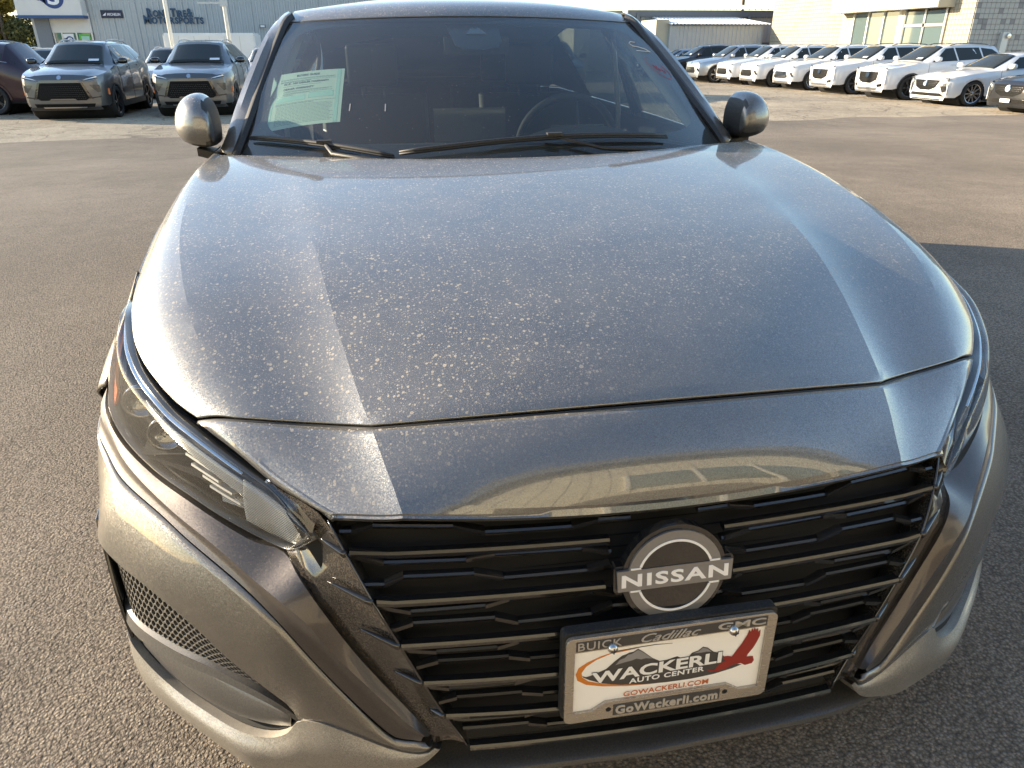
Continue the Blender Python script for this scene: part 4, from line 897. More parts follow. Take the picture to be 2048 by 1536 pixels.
def put_wheel(parent, x, y, z, sg, meshes=WM, rimmat='rim_silver', steer=0., yaw=0.):
    ty = link('wheel', meshes[0], MT['tyre'], parent); ty.location = (x, y, z); ty.rotation_euler = (0, 0, (0 if sg < 0 else math.pi)+steer)
    if not meshes[1].materials: meshes[1].materials.append(MT[rimmat])
    rm = link('rim', meshes[1], None, ty); dk = link('brake_disc', meshes[2], MT['dark_void'], ty)
    return ty
for sg in (1, -1):
    for y in (.965, 3.79): put_wheel(CAR, sg*.81, y, .335, sg)
    for y in (.965, 3.79):
        MB().lathe([(.40, 0), (.40, .28)], 24, 'x', (sg*.60 if sg > 0 else -.88, y, .335)).build('wheel_arch_liner', MT['dark_void'], CAR)
# ---- cowl and wipers
rows = []
for k_, (dy, z_) in enumerate(((-.02, .958), (.02, .955), (.075, .945), (.14, .955))):
    rows.append([(x_, 1.262+.62*x_*x_+dy*.8, z_) for x_ in np.linspace(-.80, .80, 25)])
gmesh('cowl', [np.array(rows)], (0, 0, 1), MT['rough_plastic'], CAR, thick=.004, bevel=.001)
def wiper(pivot, elbow, blade, par):
    arm = MB().tube([pivot, elbow[0], elbow[1], blade[len(blade)//2]], [.011, .009, .006, .005], 6).build('wiper', MT['rough_plastic'], par, True)
    MB().tube(blade, [.003]+[.0065]*(len(blade)-2)+[.0025], 8).build('blade', MT['rough_plastic'], arm, True)
    b2 = [tuple(np.array(p)+np.array([0, -.003, -.006])) for p in blade]; MB().tube(b2, .004, 5).build('rubber_lip', MT['rubber'], arm, True)
    c_ = np.array(blade[len(blade)//2]); MB().box(tuple(c_+np.array([-.022, -.012, .002])), tuple(c_+np.array([.022, .012, .010]))).build('blade_clip', MT['rough_plastic'], arm)
def wp(x, v_, off=.02): u = x/(.800+(.657-.800)*v_); return tuple(WS(u, v_, off))
bl = [wp(x, v_, .016) for x, v_ in zip(np.linspace(-.765, -.33, 12), .095+.028*np.sin(np.linspace(.35, 2.9, 12))-np.linspace(0, .055, 12))]
wiper((-.30, 1.30, .965), [(-.38, 1.335, .985), (-.50, 1.40, 1.0)], bl, CAR)
bl = [wp(x, v_, .018) for x, v_ in zip(np.linspace(-.315, .535, 16), .062+.07*np.sin(np.linspace(0.0, 2.75, 16)))]
wiper((.60, 1.46, .965), [(.47, 1.40, .985), (.28, 1.36, 1.0)], bl, CAR)
# ---- cabin
CB = MB()
rows = []
for x_ in np.linspace(-.80, .80, 33):
    hump = .045*math.exp(-((x_-.37)/.20)**4)
    rows.append([(x_, 1.30+.60*x_*x_, .94), (x_, 1.62+.25*x_*x_, .955), (x_, 1.86, .965+hump*.6), (x_, 1.94, .96+hump), (x_, 1.99, .93+hump), (x_, 2.01, .80), (x_, 1.98, .60)])
gmesh('dashboard', [np.array(rows).transpose(1, 0, 2)], (0, 0, 1), MT['cabin_dark'], CAR, thick=.01, bevel=0)
MB().box((-.17, 1.93, .955), (.085, 1.945, 1.075)).build('centre_screen', MT['screen_glass'], CAR)
flat('instrument_glass', [poly2d([(.25, .955), (.49, .955), (.47, 1.005), (.27, 1.005)])], lambda u, v_, d: (u, 1.985-d+(v_-.955)*.3, v_), .004, MT['screen_glass'], CAR)
mb = MB(); P = [(.355+.19*math.cos(t), 2.08+.07*math.sin(t)*-.6+.02, .925+.175*math.sin(t)) for t in np.linspace(0, 2*math.pi, 41)]
SW = mb.tube(P, .0145, 10, False).build('steering_wheel', MT['cabin_dark'], CAR, True)
MB().lathe([(.001, -.03), (.055, -.028), (.07, -.01), (.06, .03)], 20, 'y', (.355, 2.10, .92)).build('hub', MT['cabin_dark'], SW, True)
for a in (0, 180, 250, 290): MB().tube([(.355+.05*math.cos(R(a)), 2.10, .92+.05*math.sin(R(a))), (.355+.18*math.cos(R(a)), 2.10-.04*math.sin(R(a)), .925+.165*math.sin(R(a)))], .014, 6).build('spoke', MT['cabin_dark'], SW, True)
def seat(x0, y0, w_, zt):
    s = MB()
    prof = [(y0, .50), (y0+.50, .48), (y0+.55, .56), (y0+.62, .80), (y0+.72, zt)]
    rr_ = []
    for dx, dd in ((-w_, .03), (-w_*.9, 0), (-w_*.5, .025), (0, .03), (w_*.5, .025), (w_*.9, 0), (w_, .03)):
        rr_.append([(x0+dx, p[0]+(dd if i > 1 else 0), p[1]-(dd if i < 2 else 0)) for i, p in enumerate(prof)])
    o = gmesh('seat', [np.array(rr_).transpose(1, 0, 2)], (0, -1, 1), MT['cabin_seat'], CAR, thick=.10, bevel=.02)
    o2 = gmesh('headrest', [np.array([[(x0+dx, y0+.70+abs(dx)*.25, z_) for dx in np.linspace(-.12, .12, 7)] for z_ in (zt+.03, zt+.10, zt+.19, zt+.215)])], (0, -1, 0), MT['cabin_seat'], o, thick=.07, bevel=.02)
    for dx in (-.05, .05): MB().tube([(x0+dx, y0+.74, zt-.02), (x0+dx, y0+.74, zt+.06)], .006, 6).build('headrest_post', MT['cabin_dark'], o)
for x0 in (-.37, .37): seat(x0, 2.18, .25, 1.07)
for x0 in (-.37, .37): seat(x0, 3.05, .30, 1.05)
MB().box((-.80, 1.6, .30), (.80, 4.3, .33)).build('cabin_floor', MT['cabin_dark'], CAR)
MB().add([(-.80, 4.2, .33), (.80, 4.2, .33), (.72, 4.45, 1.08), (-.72, 4.45, 1.08), (-.72, 3.9, 1.08), (.72, 3.9, 1.08)], [(0, 1, 2, 3), (3, 2, 5, 4)]).build('parcel_shelf', MT['cabin_dark'], CAR)
for sg in (1, -1):
    MB().tube([(sg*.72, 2.74, 1.33), (sg*.76, 2.72, 1.0), (sg*.77, 2.72, .6)], .012, 5).build('seat_belt', MT['cabin_grey'], CAR)
    MB().add([(sg*.84, 1.7, .33), (sg*.84, 4.2, .33), (sg*.85, 4.2, .98), (sg*.85, 1.7, .96)], [(0, 1, 2, 3)]).build('door_trim', MT['cabin_dark'], CAR)
# rear-view mirror
MB().box((-.115, 2.02, 1.245), (.115, 2.045, 1.30)).build('rear_view_mirror', MT['cabin_dark'], CAR)

_p = MT['paper_green']; k = N(_p); _t = k.n('ShaderNodeBsdfTranslucent'); _t.inputs[0].default_value = (.62, .84, .70, 1); _m = k.n('ShaderNodeMixShader'); _m.inputs[0].default_value = .35
k.l(k.b.outputs[0], _m.inputs[1]); k.l(_t.outputs[0], _m.inputs[2]); k.l(_m.outputs[0], k.o.inputs[0])
# ---- paper on the inside of the windscreen
PPR = thing('window_notice', 'pale green printed notice taped inside the left of the windscreen', 'paper sign')
TL, TR_, BR, BL = [np.array(p) for p in ((-.700, 1.996, 1.178), (-.459, 1.892, 1.203), (-.480, 1.620, 1.064), (-.722, 1.722, 1.028))]
nrm = np.array([.12, -.42, .90]); nrm /= np.linalg.norm(nrm)
def pf(u, v_, d):
    P = BL*(1-u)*(1-v_)+BR*u*(1-v_)+TL*(1-u)*v_+TR_*u*v_
    X = P[0]; yb = 1.27+.62*X*X; yt = 2.12+.44*X*X; tt = (P[1]-yb)/(yt-yb); zz = .960+(1.366-.035*X*X-.960)*tt+.012*4*tt*(1-tt)
    return (P[0]-nrm[0]*0, P[1], zz-.006+.004*math.exp(-((u-.08)**2+(v_-.6)**2)/.01)*-1+d)
flat('sheet', [poly2d([(0, 0), (1, 0), (1, 1), (0, 1)])], pf, .0004, MT['paper_green'], PPR, 0, sub=(.1, .1, 0))
flat('sheet_edge', [poly2d([(.905, 0.003), (.955, .003), (.955, .997), (.905, .997)]), poly2d([(.035, .003), (.06, .003), (.06, .997), (.035, .997)])], pf, .0003, MT['paper_edge'], PPR, .0005, sub=(0, .1, 0))
def ptext(s, x0, x1, y0, y1, m_, **k): vt, ft = fit_text(s, x0, x1, y0, y1, **k); flat('printed_text', [(vt, ft)], pf, .0003, MT[m_], PPR, .0007)
ptext('BUYERS GUIDE', .34, .66, .905, .945, 'paper_ink', bold=.02)
ptext('AS IS - NO DEALER WARRANTY', .17, .80, .765, .80, 'paper_ink', bold=.02)
ptext('DEALER WARRANTY', .18, .60, .665, .70, 'paper_ink', bold=.02)
rp = random.Random(3); lines = []
for y_, x0, x1, h_ in ((.87, .12, .88, .004), (.855, .12, .86, .003), (.83, .12, .9, .003), (.815, .12, .55, .006), (.735, .17, .7, .003), (.64, .18, .86, .004), (.625, .18, .80, .004), (.60, .18, .86, .004), (.585, .18, .55, .004), (.565, .10, .32, .005), (.572, .55, .66, .004), (.42, .10, .92, .004), (.40, .10, .62, .006)): lines.append((x0, y_, x1, h_))
for q in range(14): y_ = .37-q*.024; lines.append((.12, y_, .84+.06*rp.random(), .0035))
mb = MB()
for x0, y_, x1, h_ in lines:
    x = x0
    while x < x1:
        wd = rp.uniform(.015, .05); V2, F2 = poly2d([(x, y_-h_), (min(x+wd, x1), y_-h_), (min(x+wd, x1), y_+h_), (x, y_+h_)]); mb.add(*solid2d(V2, F2, pf, .0002, .0007)); x += wd+.008
tag(mb.build('printed_lines', MT['paper_ink_pale'], PPR), kind='stuff')
flat('ruled_box', [poly2d([(.10, .45), (.50, .45), (.50, .55), (.10, .55)]), poly2d([(.54, .47), (.88, .47), (.88, .58), (.54, .58)])], pf, .0002, MT['paper_edge'], PPR, .0006, sub=(.1, 0, 0))
# ================================================================== ground
def ground(name, x0, x1, y0, y1, nx, ny, m_, dz, edge=None, label=None):
    ys = np.concatenate([np.linspace(y0, 2, 20)[:-1], np.linspace(2, 18, 90)[:-1], 18+np.linspace(0, 1, 80)**2*(y1-18)]); ny = len(ys); V = []; Fc = []
    for y in ys:
        for x in np.linspace(x0, x1, nx):
            yy = y
            if edge and y == ys[-1]: yy = edge(x)
            V.append((x, yy, zg(yy)+dz))
    for i in range(ny-1):
        for j in range(nx-1): a = i*nx+j; Fc.append((a, a+1, a+nx+1, a+nx))
    me = mesh(name, V, Fc, True); o = link(name, me, m_); return tag(o, kind='structure')
ground('ground', -400, 400, -60, 700, 60, 260, MT['asphalt_old'], -.012)
def edge_new(x): return 15.3+.10*x+.25*math.sin(x*.7)+.12*math.sin(x*2.3) if x > -2 else 15.6+.02*x+.2*math.sin(x*.9)
# newer dark asphalt as one sheet with a ragged far edge
V = []; Fc = []; xs = np.linspace(-40, 34, 150); fr_ = np.linspace(0, 1, 120)
for f in fr_:
    for x in xs:
        ye = edge_new(x); y = -5.9+(ye+5.9)*f; V.append((x, y, zg(y)))
for i in range(119):
    for j in range(149): a = i*150+j; Fc.append((a, a+1, a+151, a+150))
tag(link('asphalt_lot', mesh('asphalt_lot', V, Fc, True), MT['asphalt_new']), kind='structure')

# ================================================================== vehicle builder
def vehicle(sp):
    """sp: dict of proportions; local x right, y towards the tail, z up, origin under the nose"""
    L, W, H = sp['L'], sp['W']/2, sp['H']; hz, cz = sp['hood'], sp['cowl']; yh, yr = sp['yc'], sp['yr']; P_ = MT[sp['paint']]
    root = thing(sp['name'], sp['label'], sp['cat']); sed = sp.get('sedan', False)
    yb0, yb1 = sp['yb0'], sp['yb1']           # end of roof, foot of rear window
    wr = sp.get('wr', .335 if sed else .365); ax = sp.get('ax', (.93, .93+sp['wb'])); 
    ys = sorted(set([.10, .2, .35, .55, yh-.25, yh-.05, yh+.12, yr-.25, yr, yr+.3, (yr+yb0)/2, yb0-.35, yb0, (yb0+yb1)/2, yb1, L-.12, L-.04]+[a+wr*1.12*math.sin(t) for a in ax for t in np.linspace(-1.57, 1.57, 13)]))
    def topz(y): return float(np.interp(y, [.10, .35, .8, yh, yr, yr+.5, (yr+yb0)/2, yb0, yb1, L-.04], [hz-.06, hz+.01, hz+(cz-hz)*.55, cz, H-.05, H-.01, H, H-.06 if not sed else H-.10, sp['tail'], sp['tail']-.06]))
    def beltz(y): return float(np.interp(y, [.10, .8, yh, yr, yb0, yb1, L], [hz-.10, hz+(cz-hz)*.3-.03, cz-.05, cz-.01, cz+.07, sp['tail']-.04, sp['tail']-.08]))
    def wy(y): return W*float(np.interp(y, [.08, .2, .4, .8, 1.2, L-1.2, L-.4, L-.05], [.80, .90, .965, 1., .985, .985, .95, .84]))
    def halfw(y): return float(np.interp(y, [.10, .6, yh, yr, yb0, yb1, L], [W*.66, W*.74, W*.76, W*.62, W*.60, W*.70 if not sed else W*.72, W*.74]))
    sill = sp.get('sill', .27)
    def arch(y):
        z_ = sill if ax[0]+.3 < y < ax[1]-.3 else sill+.03
        for a in ax:
            r = wr*1.12
            if abs(y-a) < r: z_ = max(z_, wr-.02+math.sqrt(r*r-(y-a)**2))
        return z_
    def sect(y):
        tz, bz, w_, hw = topz(y), beltz(y), wy(y), halfw(y); zl = arch(y)
        cab = max(0, min(1, (tz-bz-.12)/.25))
        P = [(0, tz), (hw*.5, tz-.008), (hw*.86, tz-.025-.01*cab), (hw, tz-.05-.03*cab), (w_*(.955), bz+.0), (w_*.99, bz-.09)]
        zm = bz-.09
        for f in (.3, .62, .85, 1.):
            z_ = zm+(zl-zm)*f; P.append((w_*(1. if f < .9 else .975)+(.012 if f == .3 else 0), z_))
        return P
    secs = np.array([[(x, y, z_) for x, z_ in sect(y)] for y in ys])
    body = gmesh('body', [secs, secs*MIR], (0, 0, 1), P_, root, thick=0, crease=24)
    me = body.data; bm = bmesh.new(); bm.from_mesh(me); bmesh.ops.recalc_face_normals(bm, faces=bm.faces); bm.to_mesh(me); bm.free()
    # front face
    s0 = secs[0]; z0 = np.array([p[2] for p in s0]); x0 = np.array([p[0] for p in s0])
    zt_, zb_ = float(z0[0]), sp.get('chin', .20)
    def xw(z_): return float(np.interp(z_, z0[::-1], x0[::-1])) if z_ > z0[-1] else float(x0[-1])*(1-.10*(z0[-1]-z_)/.1*.5)
    def F(x, z_):
        s = min(1, abs(x)/max(.2, xw(z_))); base = .10-np.interp(z_, [zb_, .35, .55, zt_-.12, zt_], [.06, .115, .12, .10, .0])
        return float(base+(.10-base)*s**3.2)
    gx = np.linspace(-1, 1, 21); gz = np.linspace(zb_, zt_, 14); FG = np.array([[(s*xw(z_), F(s*xw(z_), z_), z_-(.0 if z_ < zt_-.001 else (1-0)*0)) for s in gx] for z_ in gz])
    top_row = np.concatenate([(secs[0][:4]*MIR)[::-1], secs[0][1:4]])
    FG[-1] = np.stack([np.interp(gx*xw(zt_-.05), top_row[:, 0], top_row[:, q]) for q in range(3)], 1)
    gmesh('front_bumper', [FG], (0, -1, 0), P_, root, thick=0)
    RG = np.array([[(s*W*.84, L-.04+.04*(1-s*s), z_) for s in gx[::2]] for z_ in np.linspace(.25, sp['tail']-.05, 8)])
    gmesh('rear_bumper', [RG], (0, 1, 0), P_, root, thick=0)
    def ff(u, v_, d): return (u, F(u, v_)-d, v_)
    def fr(name, P, m_, depth=.012, mir=True, par=root):
        out = []
        for sg in ((1, -1) if mir else (1,)):
            out.append(flat(name, [poly2d([(sg*a, b) for a, b in (P if sg > 0 else P[::-1])])], ff, depth, MT[m_], par, -.01, sub=(.08, .06, 0)))
        return out
    g = sp['grille']; gr_ = fr('grille', g['out'], 'grille_dark', .016, False)[0]
    if g.get('bars'):
        zs_ = [b for a, b in g['out']]; 
        for z_ in np.linspace(min(zs_)+.03, max(zs_)-.03, g['bars']):
            xe = max(.1, max(abs(a) for a, b in g['out'])-.10*(g.get('taper', 0)*(max(zs_)-z_)/(max(zs_)-min(zs_)))-.06)
            flat('grille_bar', [poly2d([(-xe, z_-.008), (xe, z_-.008), (xe, z_+.008), (-xe, z_+.008)])], ff, .022, MT[g.get('barmat', 'dark_chrome')], gr_, 0, sub=(.1, 0, 0))
    if g.get('mesh'):
        mb = MB(); zs_ = [b for a, b in g['out']]; za, zb2 = min(zs_), max(zs_)
        r_ = random.Random(5); q = .045
        for i in range(int((zb2-za)/q)-1):
            z_ = za+q*(i+1); xe = np.interp(z_, [za, zb2], g['mesh'])
            x = -xe+(q/2 if i % 2 else 0)
            while x < xe: mb.add(*solid2d(*poly2d([(x-.012, z_), (x, z_-.010), (x+.012, z_), (x, z_+.010)]), ff, .014, 0)); x += q
        tag(mb.build('grille_mesh', MT[g.get('barmat', 'dark_chrome')], gr_), kind='stuff')
    for nm, P, m_, dp, mr_ in sp['front']: fr(nm, P, m_, dp, mr_)
    if sp.get('badge'): flat('badge', [poly2d(circ(0, sp['badge'][0], sp['badge'][1], 14))], ff, .025, MT['chrome'], root, 0)
    # glass
    def secat(y): 
        i = int(np.clip(np.searchsorted(ys, y)-1, 0, len(ys)-2)); f = (y-ys[i])/(ys[i+1]-ys[i]); return secs[i]*(1-f)+secs[i+1]*f
    def sidex(y, z_):
        s = secat(y)[3:]; return float(np.interp(z_, s[::-1, 2], s[::-1, 0]))
    wg = []
    for t in np.linspace(.05, .97, 8):
        y = yh+(yr-yh)*t; s = secat(y); row = []
        hwid = s[3][0]*.93
        for u in np.linspace(-1, 1, 13):
            x = u*hwid; zz = np.interp(abs(x), s[:4, 0], s[:4, 2]); row.append((x, y-.035*(1-u*u), zz+.012))
        wg.append(row)
    gmesh('windscreen', [np.array(wg)], (0, -1, 1), MT['tinted_glass'], root, thick=.004, bevel=0)
    if sp.get('paper'): flat('dash_card', [poly2d([(.35, .10), (.60, .10), (.60, .19), (.35, .19)])], lambda u, v_, d: (u, yh+(yr-yh)*v_-.03, float(secat(yh+(yr-yh)*v_)[0][2])+.02+d), .002, MT['sign_white'], root)
    def sd(sg): return lambda u, v_, d: (sg*(sidex(u, v_)+d), u, v_)
    for P in sp['wins']:
        for sg in (1, -1):
            Q = []
            for y, f in P:
                s = secat(y); zb3, zt3 = s[4][2]+.012, s[3][2]-.015; Q.append((y, zb3+(zt3-zb3)*f))
            flat('side_window', [poly2d(Q)], sd(sg), .010, MT['tinted_glass'], root, -.004, sub=(.25, .12, 0))
    if sp.get('chrome_line'):
        for sg in (1, -1): MB().tube([(sg*(sidex(y, secat(y)[4][2])+.006), y, secat(y)[4][2]+.004) for y in np.linspace(yh+.25, yb0+.1, 12)], .010, 5).build('window_trim', MT['chrome'], root)
    if sp.get('rails'):
        for sg in (1, -1):
            pts = [(sg*(secat(y)[3][0]-.05), y, secat(y)[2][2]+(.045 if 0 < i < 7 else .005)) for i, y in enumerate(np.linspace(yr+.25, yb0-.15, 8))]
            MB().tube(pts, .016, 6).build('roof_rail', MT['satin_silver' if sp['rails'] == 1 else 'gloss_black'], root, True)
    # cladding, mirrors, handles, wheels
    for sg in (1, -1):
        if not sed:
            for a in ax:
                mb = MB(); V = []
                for t in np.linspace(0, math.pi, 17):
                    for r in (wr*1.10, wr*1.24): 
                        y = a-r*math.cos(t); z_ = wr-.02+r*math.sin(t); V.append((sg*(wy(np.clip(y, .1, L-.1))+.012), y, max(z_, sill)))
                mb.add(V, [(2*i, 2*i+1, 2*i+3, 2*i+2) for i in range(16)]); mb.build('arch_cladding', MT['rough_plastic' if sp['paint'] != 'paint_maroon' else sp['paint']], root)
        MB().box((min(sg*(W-.10), sg*(W-.005)), ax[0]+wr*1.1, sill-.06), (max(sg*(W-.10), sg*(W-.005)), ax[1]-wr*1.1, sill+.07)).build('side_skirt', MT['rough_plastic'], root)
        ym = yh+.35; xm_ = sidex(ym, beltz(ym)); mz = beltz(ym)+.10; mm = MT[sp.get('mirror', sp['paint'])]
        mb = MB(); cx = xm_+.15
        for yy, s_ in ((ym-.10, .25), (ym-.085, .7), (ym-.05, .95), (ym+.01, 1.), (ym+.04, .9)):
            for t in np.linspace(0, 2*math.pi, 13)[:-1]: mb.V.append((sg*(cx+.125*s_*math.copysign(abs(math.cos(t))**.7, math.cos(t))), yy, mz+.078*s_*math.copysign(abs(math.sin(t))**.7, math.sin(t))))
        for i in range(4):
            for j in range(12): mb.F.append((i*12+j, i*12+(j+1) % 12, (i+1)*12+(j+1) % 12, (i+1)*12+j))
        mb.F += [tuple(range(12)), tuple(range(48, 60))]
        mo = mb.build('wing_mirror', mm, root, True); MB().tube([(sg*(xm_-.02), ym, mz-.06), (sg*(cx-.05), ym, mz-.03)], .02, 6).build('mirror_arm', MT['gloss_black'], mo)
        for yd in sp['handles']: 
            zz = beltz(yd)-.10; MB().tube([(sg*(sidex(yd-.1, zz)+.012), yd-.1, zz), (sg*(sidex(yd, zz)+.035), yd, zz), (sg*(sidex(yd+.1, zz)+.012), yd+.1, zz)], .014, 5).build('door_handle', MT[sp.get('handle', sp['paint'])], root)
        # door gaps
        for yd in sp['gaps']:
            s = secat(yd)[4:]; MB().tube([(sg*(p[0]+.001), yd+.02*(i == 0), p[2]) for i, p in enumerate(s)], .0045, 4).build('door_gap', MT['dark_void'], root)
        for i, a in enumerate(ax): put_wheel(root, sg*(W-.125), a, wr-.005, sg, sp['wm'], sp['rim'], steer=sp.get('steer', 0) if i == 0 else 0)
    MB().box((-W+.10, .35, sill-.02), (W-.10, L-.3, sill+.30)).build('underbody', MT['dark_void'], root)
    for a in ax: MB().lathe([(wr*1.13, -(W-.09)), (wr*1.13, (W-.09))], 18, 'x', (0, a, wr-.02)).build('wheel_well', MT['dark_void'], root)
    if sp.get('taillight'):
        for sg in (1, -1): MB().box((min(sg*W*.55, sg*W*.93), L-.18, sp['tail']-.28), (max(sg*W*.55, sg*W*.93), L-.005, sp['tail']-.16)).build('tail_light', MT['red_lens'], root)
    return root
def place(root, x, y, axis_deg, z=None):
    """axis_deg: direction nose->tail, clockwise from +y"""
    root.location = (x, y, zg(y) if z is None else z); root.rotation_euler = (0, 0, -R(axis_deg)); return root
def copy_tree(o, parent=None):
    c = o.copy(); COL.objects.link(c)
    if parent is not None: c.parent = parent; c.matrix_parent_inverse = o.matrix_parent_inverse
    for ch in [x for x in bpy.data.objects if x.parent == o and x != c]: copy_tree(ch, c)
    return c
def wset(*a, mats=None):
    return wheel_mesh(*a)
WBIG_D = wheel_mesh(.385, .25, .275, 5, True); WBIG_D[1].materials.append(MT['rim_dark'])
WMID_S = wheel_mesh(.365, .24, .262, 5, True); WMID_S[1].materials.append(MT['rim_silver'])
WMID_D = wheel_mesh(.365, .24, .262, 6, True); WMID_D[1].materials.append(MT['rim_dark'])
WSED = wheel_mesh(.345, .235, .258, 10, False); WSED[1].materials.append(MT['rim_silver'])
SUVW = [[(1.62, .04), (2.55, .0), (2.50, .97), (2.22, .97), (1.95, .62)], [(2.62, .0), (3.55, .02), (3.62, .97), (2.58, .97)], [(3.66, .03), (4.38, .30), (4.22, .90), (3.72, .97)]]
def enclave(label, paintn, name='sport_utility', SUVW=SUVW, cl=0):
    return vehicle(dict(name=name, label=label, cat='SUV', L=5.18, W=2.02, H=1.84, hood=1.12, cowl=1.27, yc=1.30, yr=2.12, yb0=4.45, yb1=4.95, tail=1.15, wb=3.07, wr=.385, paint=paintn, rails=1, mirror='gloss_black', wm=WBIG_D, rim='rim_dark', chin=.24, sill=.30,
        wins=SUVW, handles=(2.45, 3.45), gaps=(1.55, 2.58, 3.62), paper=1, handle=paintn, chrome_line=cl,
        grille=dict(out=[(-.60, .52), (-.52, .47), (.52, .47), (.60, .52), (.46, .87), (-.46, .87)], mesh=(.54, .42), barmat='grille_glint'),
        badge=(.995, .05),
        front=[('grille_chin', [(-.32, .475), (.32, .475), (.26, .51), (-.26, .51)], 'dark_chrome', .022, False),
               ('grille_flank', [(.60, .52), (.68, .49), (.51, .88), (.46, .87)], 'gloss_black', .018, True),
               ('lower_intake', [(-.66, .31), (.66, .31), (.70, .39), (-.70, .39)], 'grille_dark', .016, False),
               ('skid_plate', [(-.48, .29), (.48, .29), (.50, .315), (-.50, .315)], 'satin_silver', .022, False), ('bumper_base', [(-.84, .245), (.84, .245), (.80, .31), (-.80, .31)], 'rough_plastic', .014, False),
               ('running_lamp', [(.52, .925), (.84, .99), (.83, 1.015), (.60, .96)], 'bulb_reflector', .016, True), ('running_lamp_shade', [(.47, .905), (.85, .96), (.84, .99), (.52, .925)], 'gloss_black', .014, True),
               ('headlight', [(.64, .82), (.86, .82), (.86, .66), (.80, .64)], 'lamp_housing', .015, True), ('fog_strake', [(.58, .50), (.85, .53), (.85, .56), (.62, .53)], 'gloss_black', .015, True)]))
def marker(o, W_):
    for sg in (1, -1): MB().box((min(sg*(W_-.03), sg*(W_+.004)), .36, .58), (max(sg*(W_-.03), sg*(W_+.004)), .42, .72)).build('side_marker', MT['amber'], o)
E1 = enclave('warm grey SUV with black grille in the left row, next to the maroon one', 'paint_grey'); marker(E1, .985)
E2 = copy_tree(E1); 
place(E1, -7.93, 20.05, -1); place(E2, -4.98, 20.35, -1); E2['label'] = 'warm grey SUV parked between the other grey SUV and the near car, behind its mirror'
for e in (E1, E2): e['group'] = 'grey SUVs in the left row'
E3 = enclave('maroon SUV cut off by the left edge of the picture, tail towards the middle', 'paint_maroon', SUVW=[SUVW[0], SUVW[1], [(3.66, .03), (4.74, .22), (4.60, .80), (3.72, .97)]], cl=1); place(E3, -14.35, 23.7, 96)
E3['group'] = ''; del E3['group']
def envision(label, paintn, barm='slat_black', wm=WMID_D, rim='rim_dark', nb=5):
    return vehicle(dict(name='crossover', label=label, cat='SUV', L=4.65, W=1.88, H=1.65, hood=.98, cowl=1.12, yc=1.30, yr=2.10, yb0=3.95, yb1=4.45, tail=1.08, wb=2.78, wr=.365, paint=paintn, rails=1, mirror=paintn, wm=wm, rim=rim, paper=1, chin=.22, sill=.29,
        wins=[[(1.55, .04), (2.42, .0), (2.38, .97), (2.16, .97), (1.88, .60)], [(2.48, 0), (3.30, .02), (3.34, .97), (2.44, .97)], [(3.38, .05), (3.92, .45), (3.75, .92), (3.42, .96)]], handles=(2.3, 3.2), gaps=(1.45, 2.45, 3.36),
        grille=dict(out=[(-.52, .50), (-.42, .42), (.42, .42), (.52, .50), (.42, .68), (-.42, .68)], bars=nb, barmat=barm), badge=(.86, .05),
        front=[('lower_intake', [(-.55, .25), (.55, .25), (.60, .33), (-.60, .33)], 'satin_silver', .016, False), ('bumper_base', [(-.70, .22), (.70, .22), (.66, .25), (-.66, .25)], 'rough_plastic', .014, False),
               ('headlight', [(.46, .76), (.80, .84), (.79, .88), (.56, .81)], 'lamp_housing', .016, True), ('fog_lamp_pocket', [(.60, .66), (.74, .64), (.80, .48), (.72, .50)], 'gloss_black', .015, True), ('fog_strake', [(.54, .64), (.60, .64), (.74, .46), (.66, .46)], 'satin_silver', .017, True)]))
V1 = envision('white compact SUV with bright chrome grille and silver wheels, beside the taller white SUVs', 'paint_white', 'chrome', WMID_S, 'rim_silver', 6)
V2 = envision('white compact SUV with dark grille, directly left of the one with the chrome grille', 'paint_white', 'slat_black')
V3 = copy_tree(V2); V3['label'] = 'white compact SUV with dark grille, right beside the grey compact SUV'
V4 = envision('grey compact SUV with silver wheels at the far end of the white cars', 'paint_silver', 'dark_chrome', WMID_S, 'rim_silver')
for q in (V1, V2, V3): q['group'] = 'white compact SUVs in the right row'
def xt5(label):
    return vehicle(dict(name='luxury_crossover', label=label, cat='SUV', L=4.82, W=1.90, H=1.68, hood=1.03, cowl=1.15, yc=1.35, yr=2.15, yb0=4.10, yb1=4.65, tail=1.10, wb=2.86, wr=.372, paint='paint_white', rails=2, mirror='paint_white', wm=WMID_D, rim='rim_dark', paper=1, chin=.22, sill=.29,
        wins=[[(1.62, .04), (2.52, .0), (2.48, .97), (2.20, .97), (1.93, .60)], [(2.58, 0), (3.45, .04), (3.42, .97), (2.54, .97)], [(3.50, .08), (4.10, .50), (3.92, .90), (3.50, .96)]], handles=(2.4, 3.3), gaps=(1.5, 2.55, 3.5),
        grille=dict(out=[(-.47, .60), (-.22, .50), (.22, .50), (.47, .60), (.50, .84), (-.50, .84)], mesh=(.36, .46), barmat='grille_glint'), badge=(.755, .09),
        front=[('lower_intake', [(-.50, .28), (.50, .28), (.55, .37), (-.55, .37)], 'satin_silver', .016, False), ('bumper_base', [(-.70, .22), (.70, .22), (.72, .27), (-.72, .27)], 'satin_silver', .018, False),
               ('headlight', [(.54, .80), (.80, .94), (.78, .97), (.56, .86)], 'lamp_housing', .016, True), ('running_lamp', [(.745, .86), (.80, .93), (.80, .50), (.76, .44)], 'bulb_reflector', .016, True), ('side_intake', [(.50, .46), (.70, .50), (.71, .41), (.55, .38)], 'gloss_black', .015, True)]))
X1 = xt5('white SUV with mesh grille and black wheels, directly beside the white low saloon'); X2 = copy_tree(X1); X2['label'] = 'white SUV with mesh grille, second one along from the white low saloon'
for q in (X1, X2): q['group'] = 'white mesh-grille SUVs'
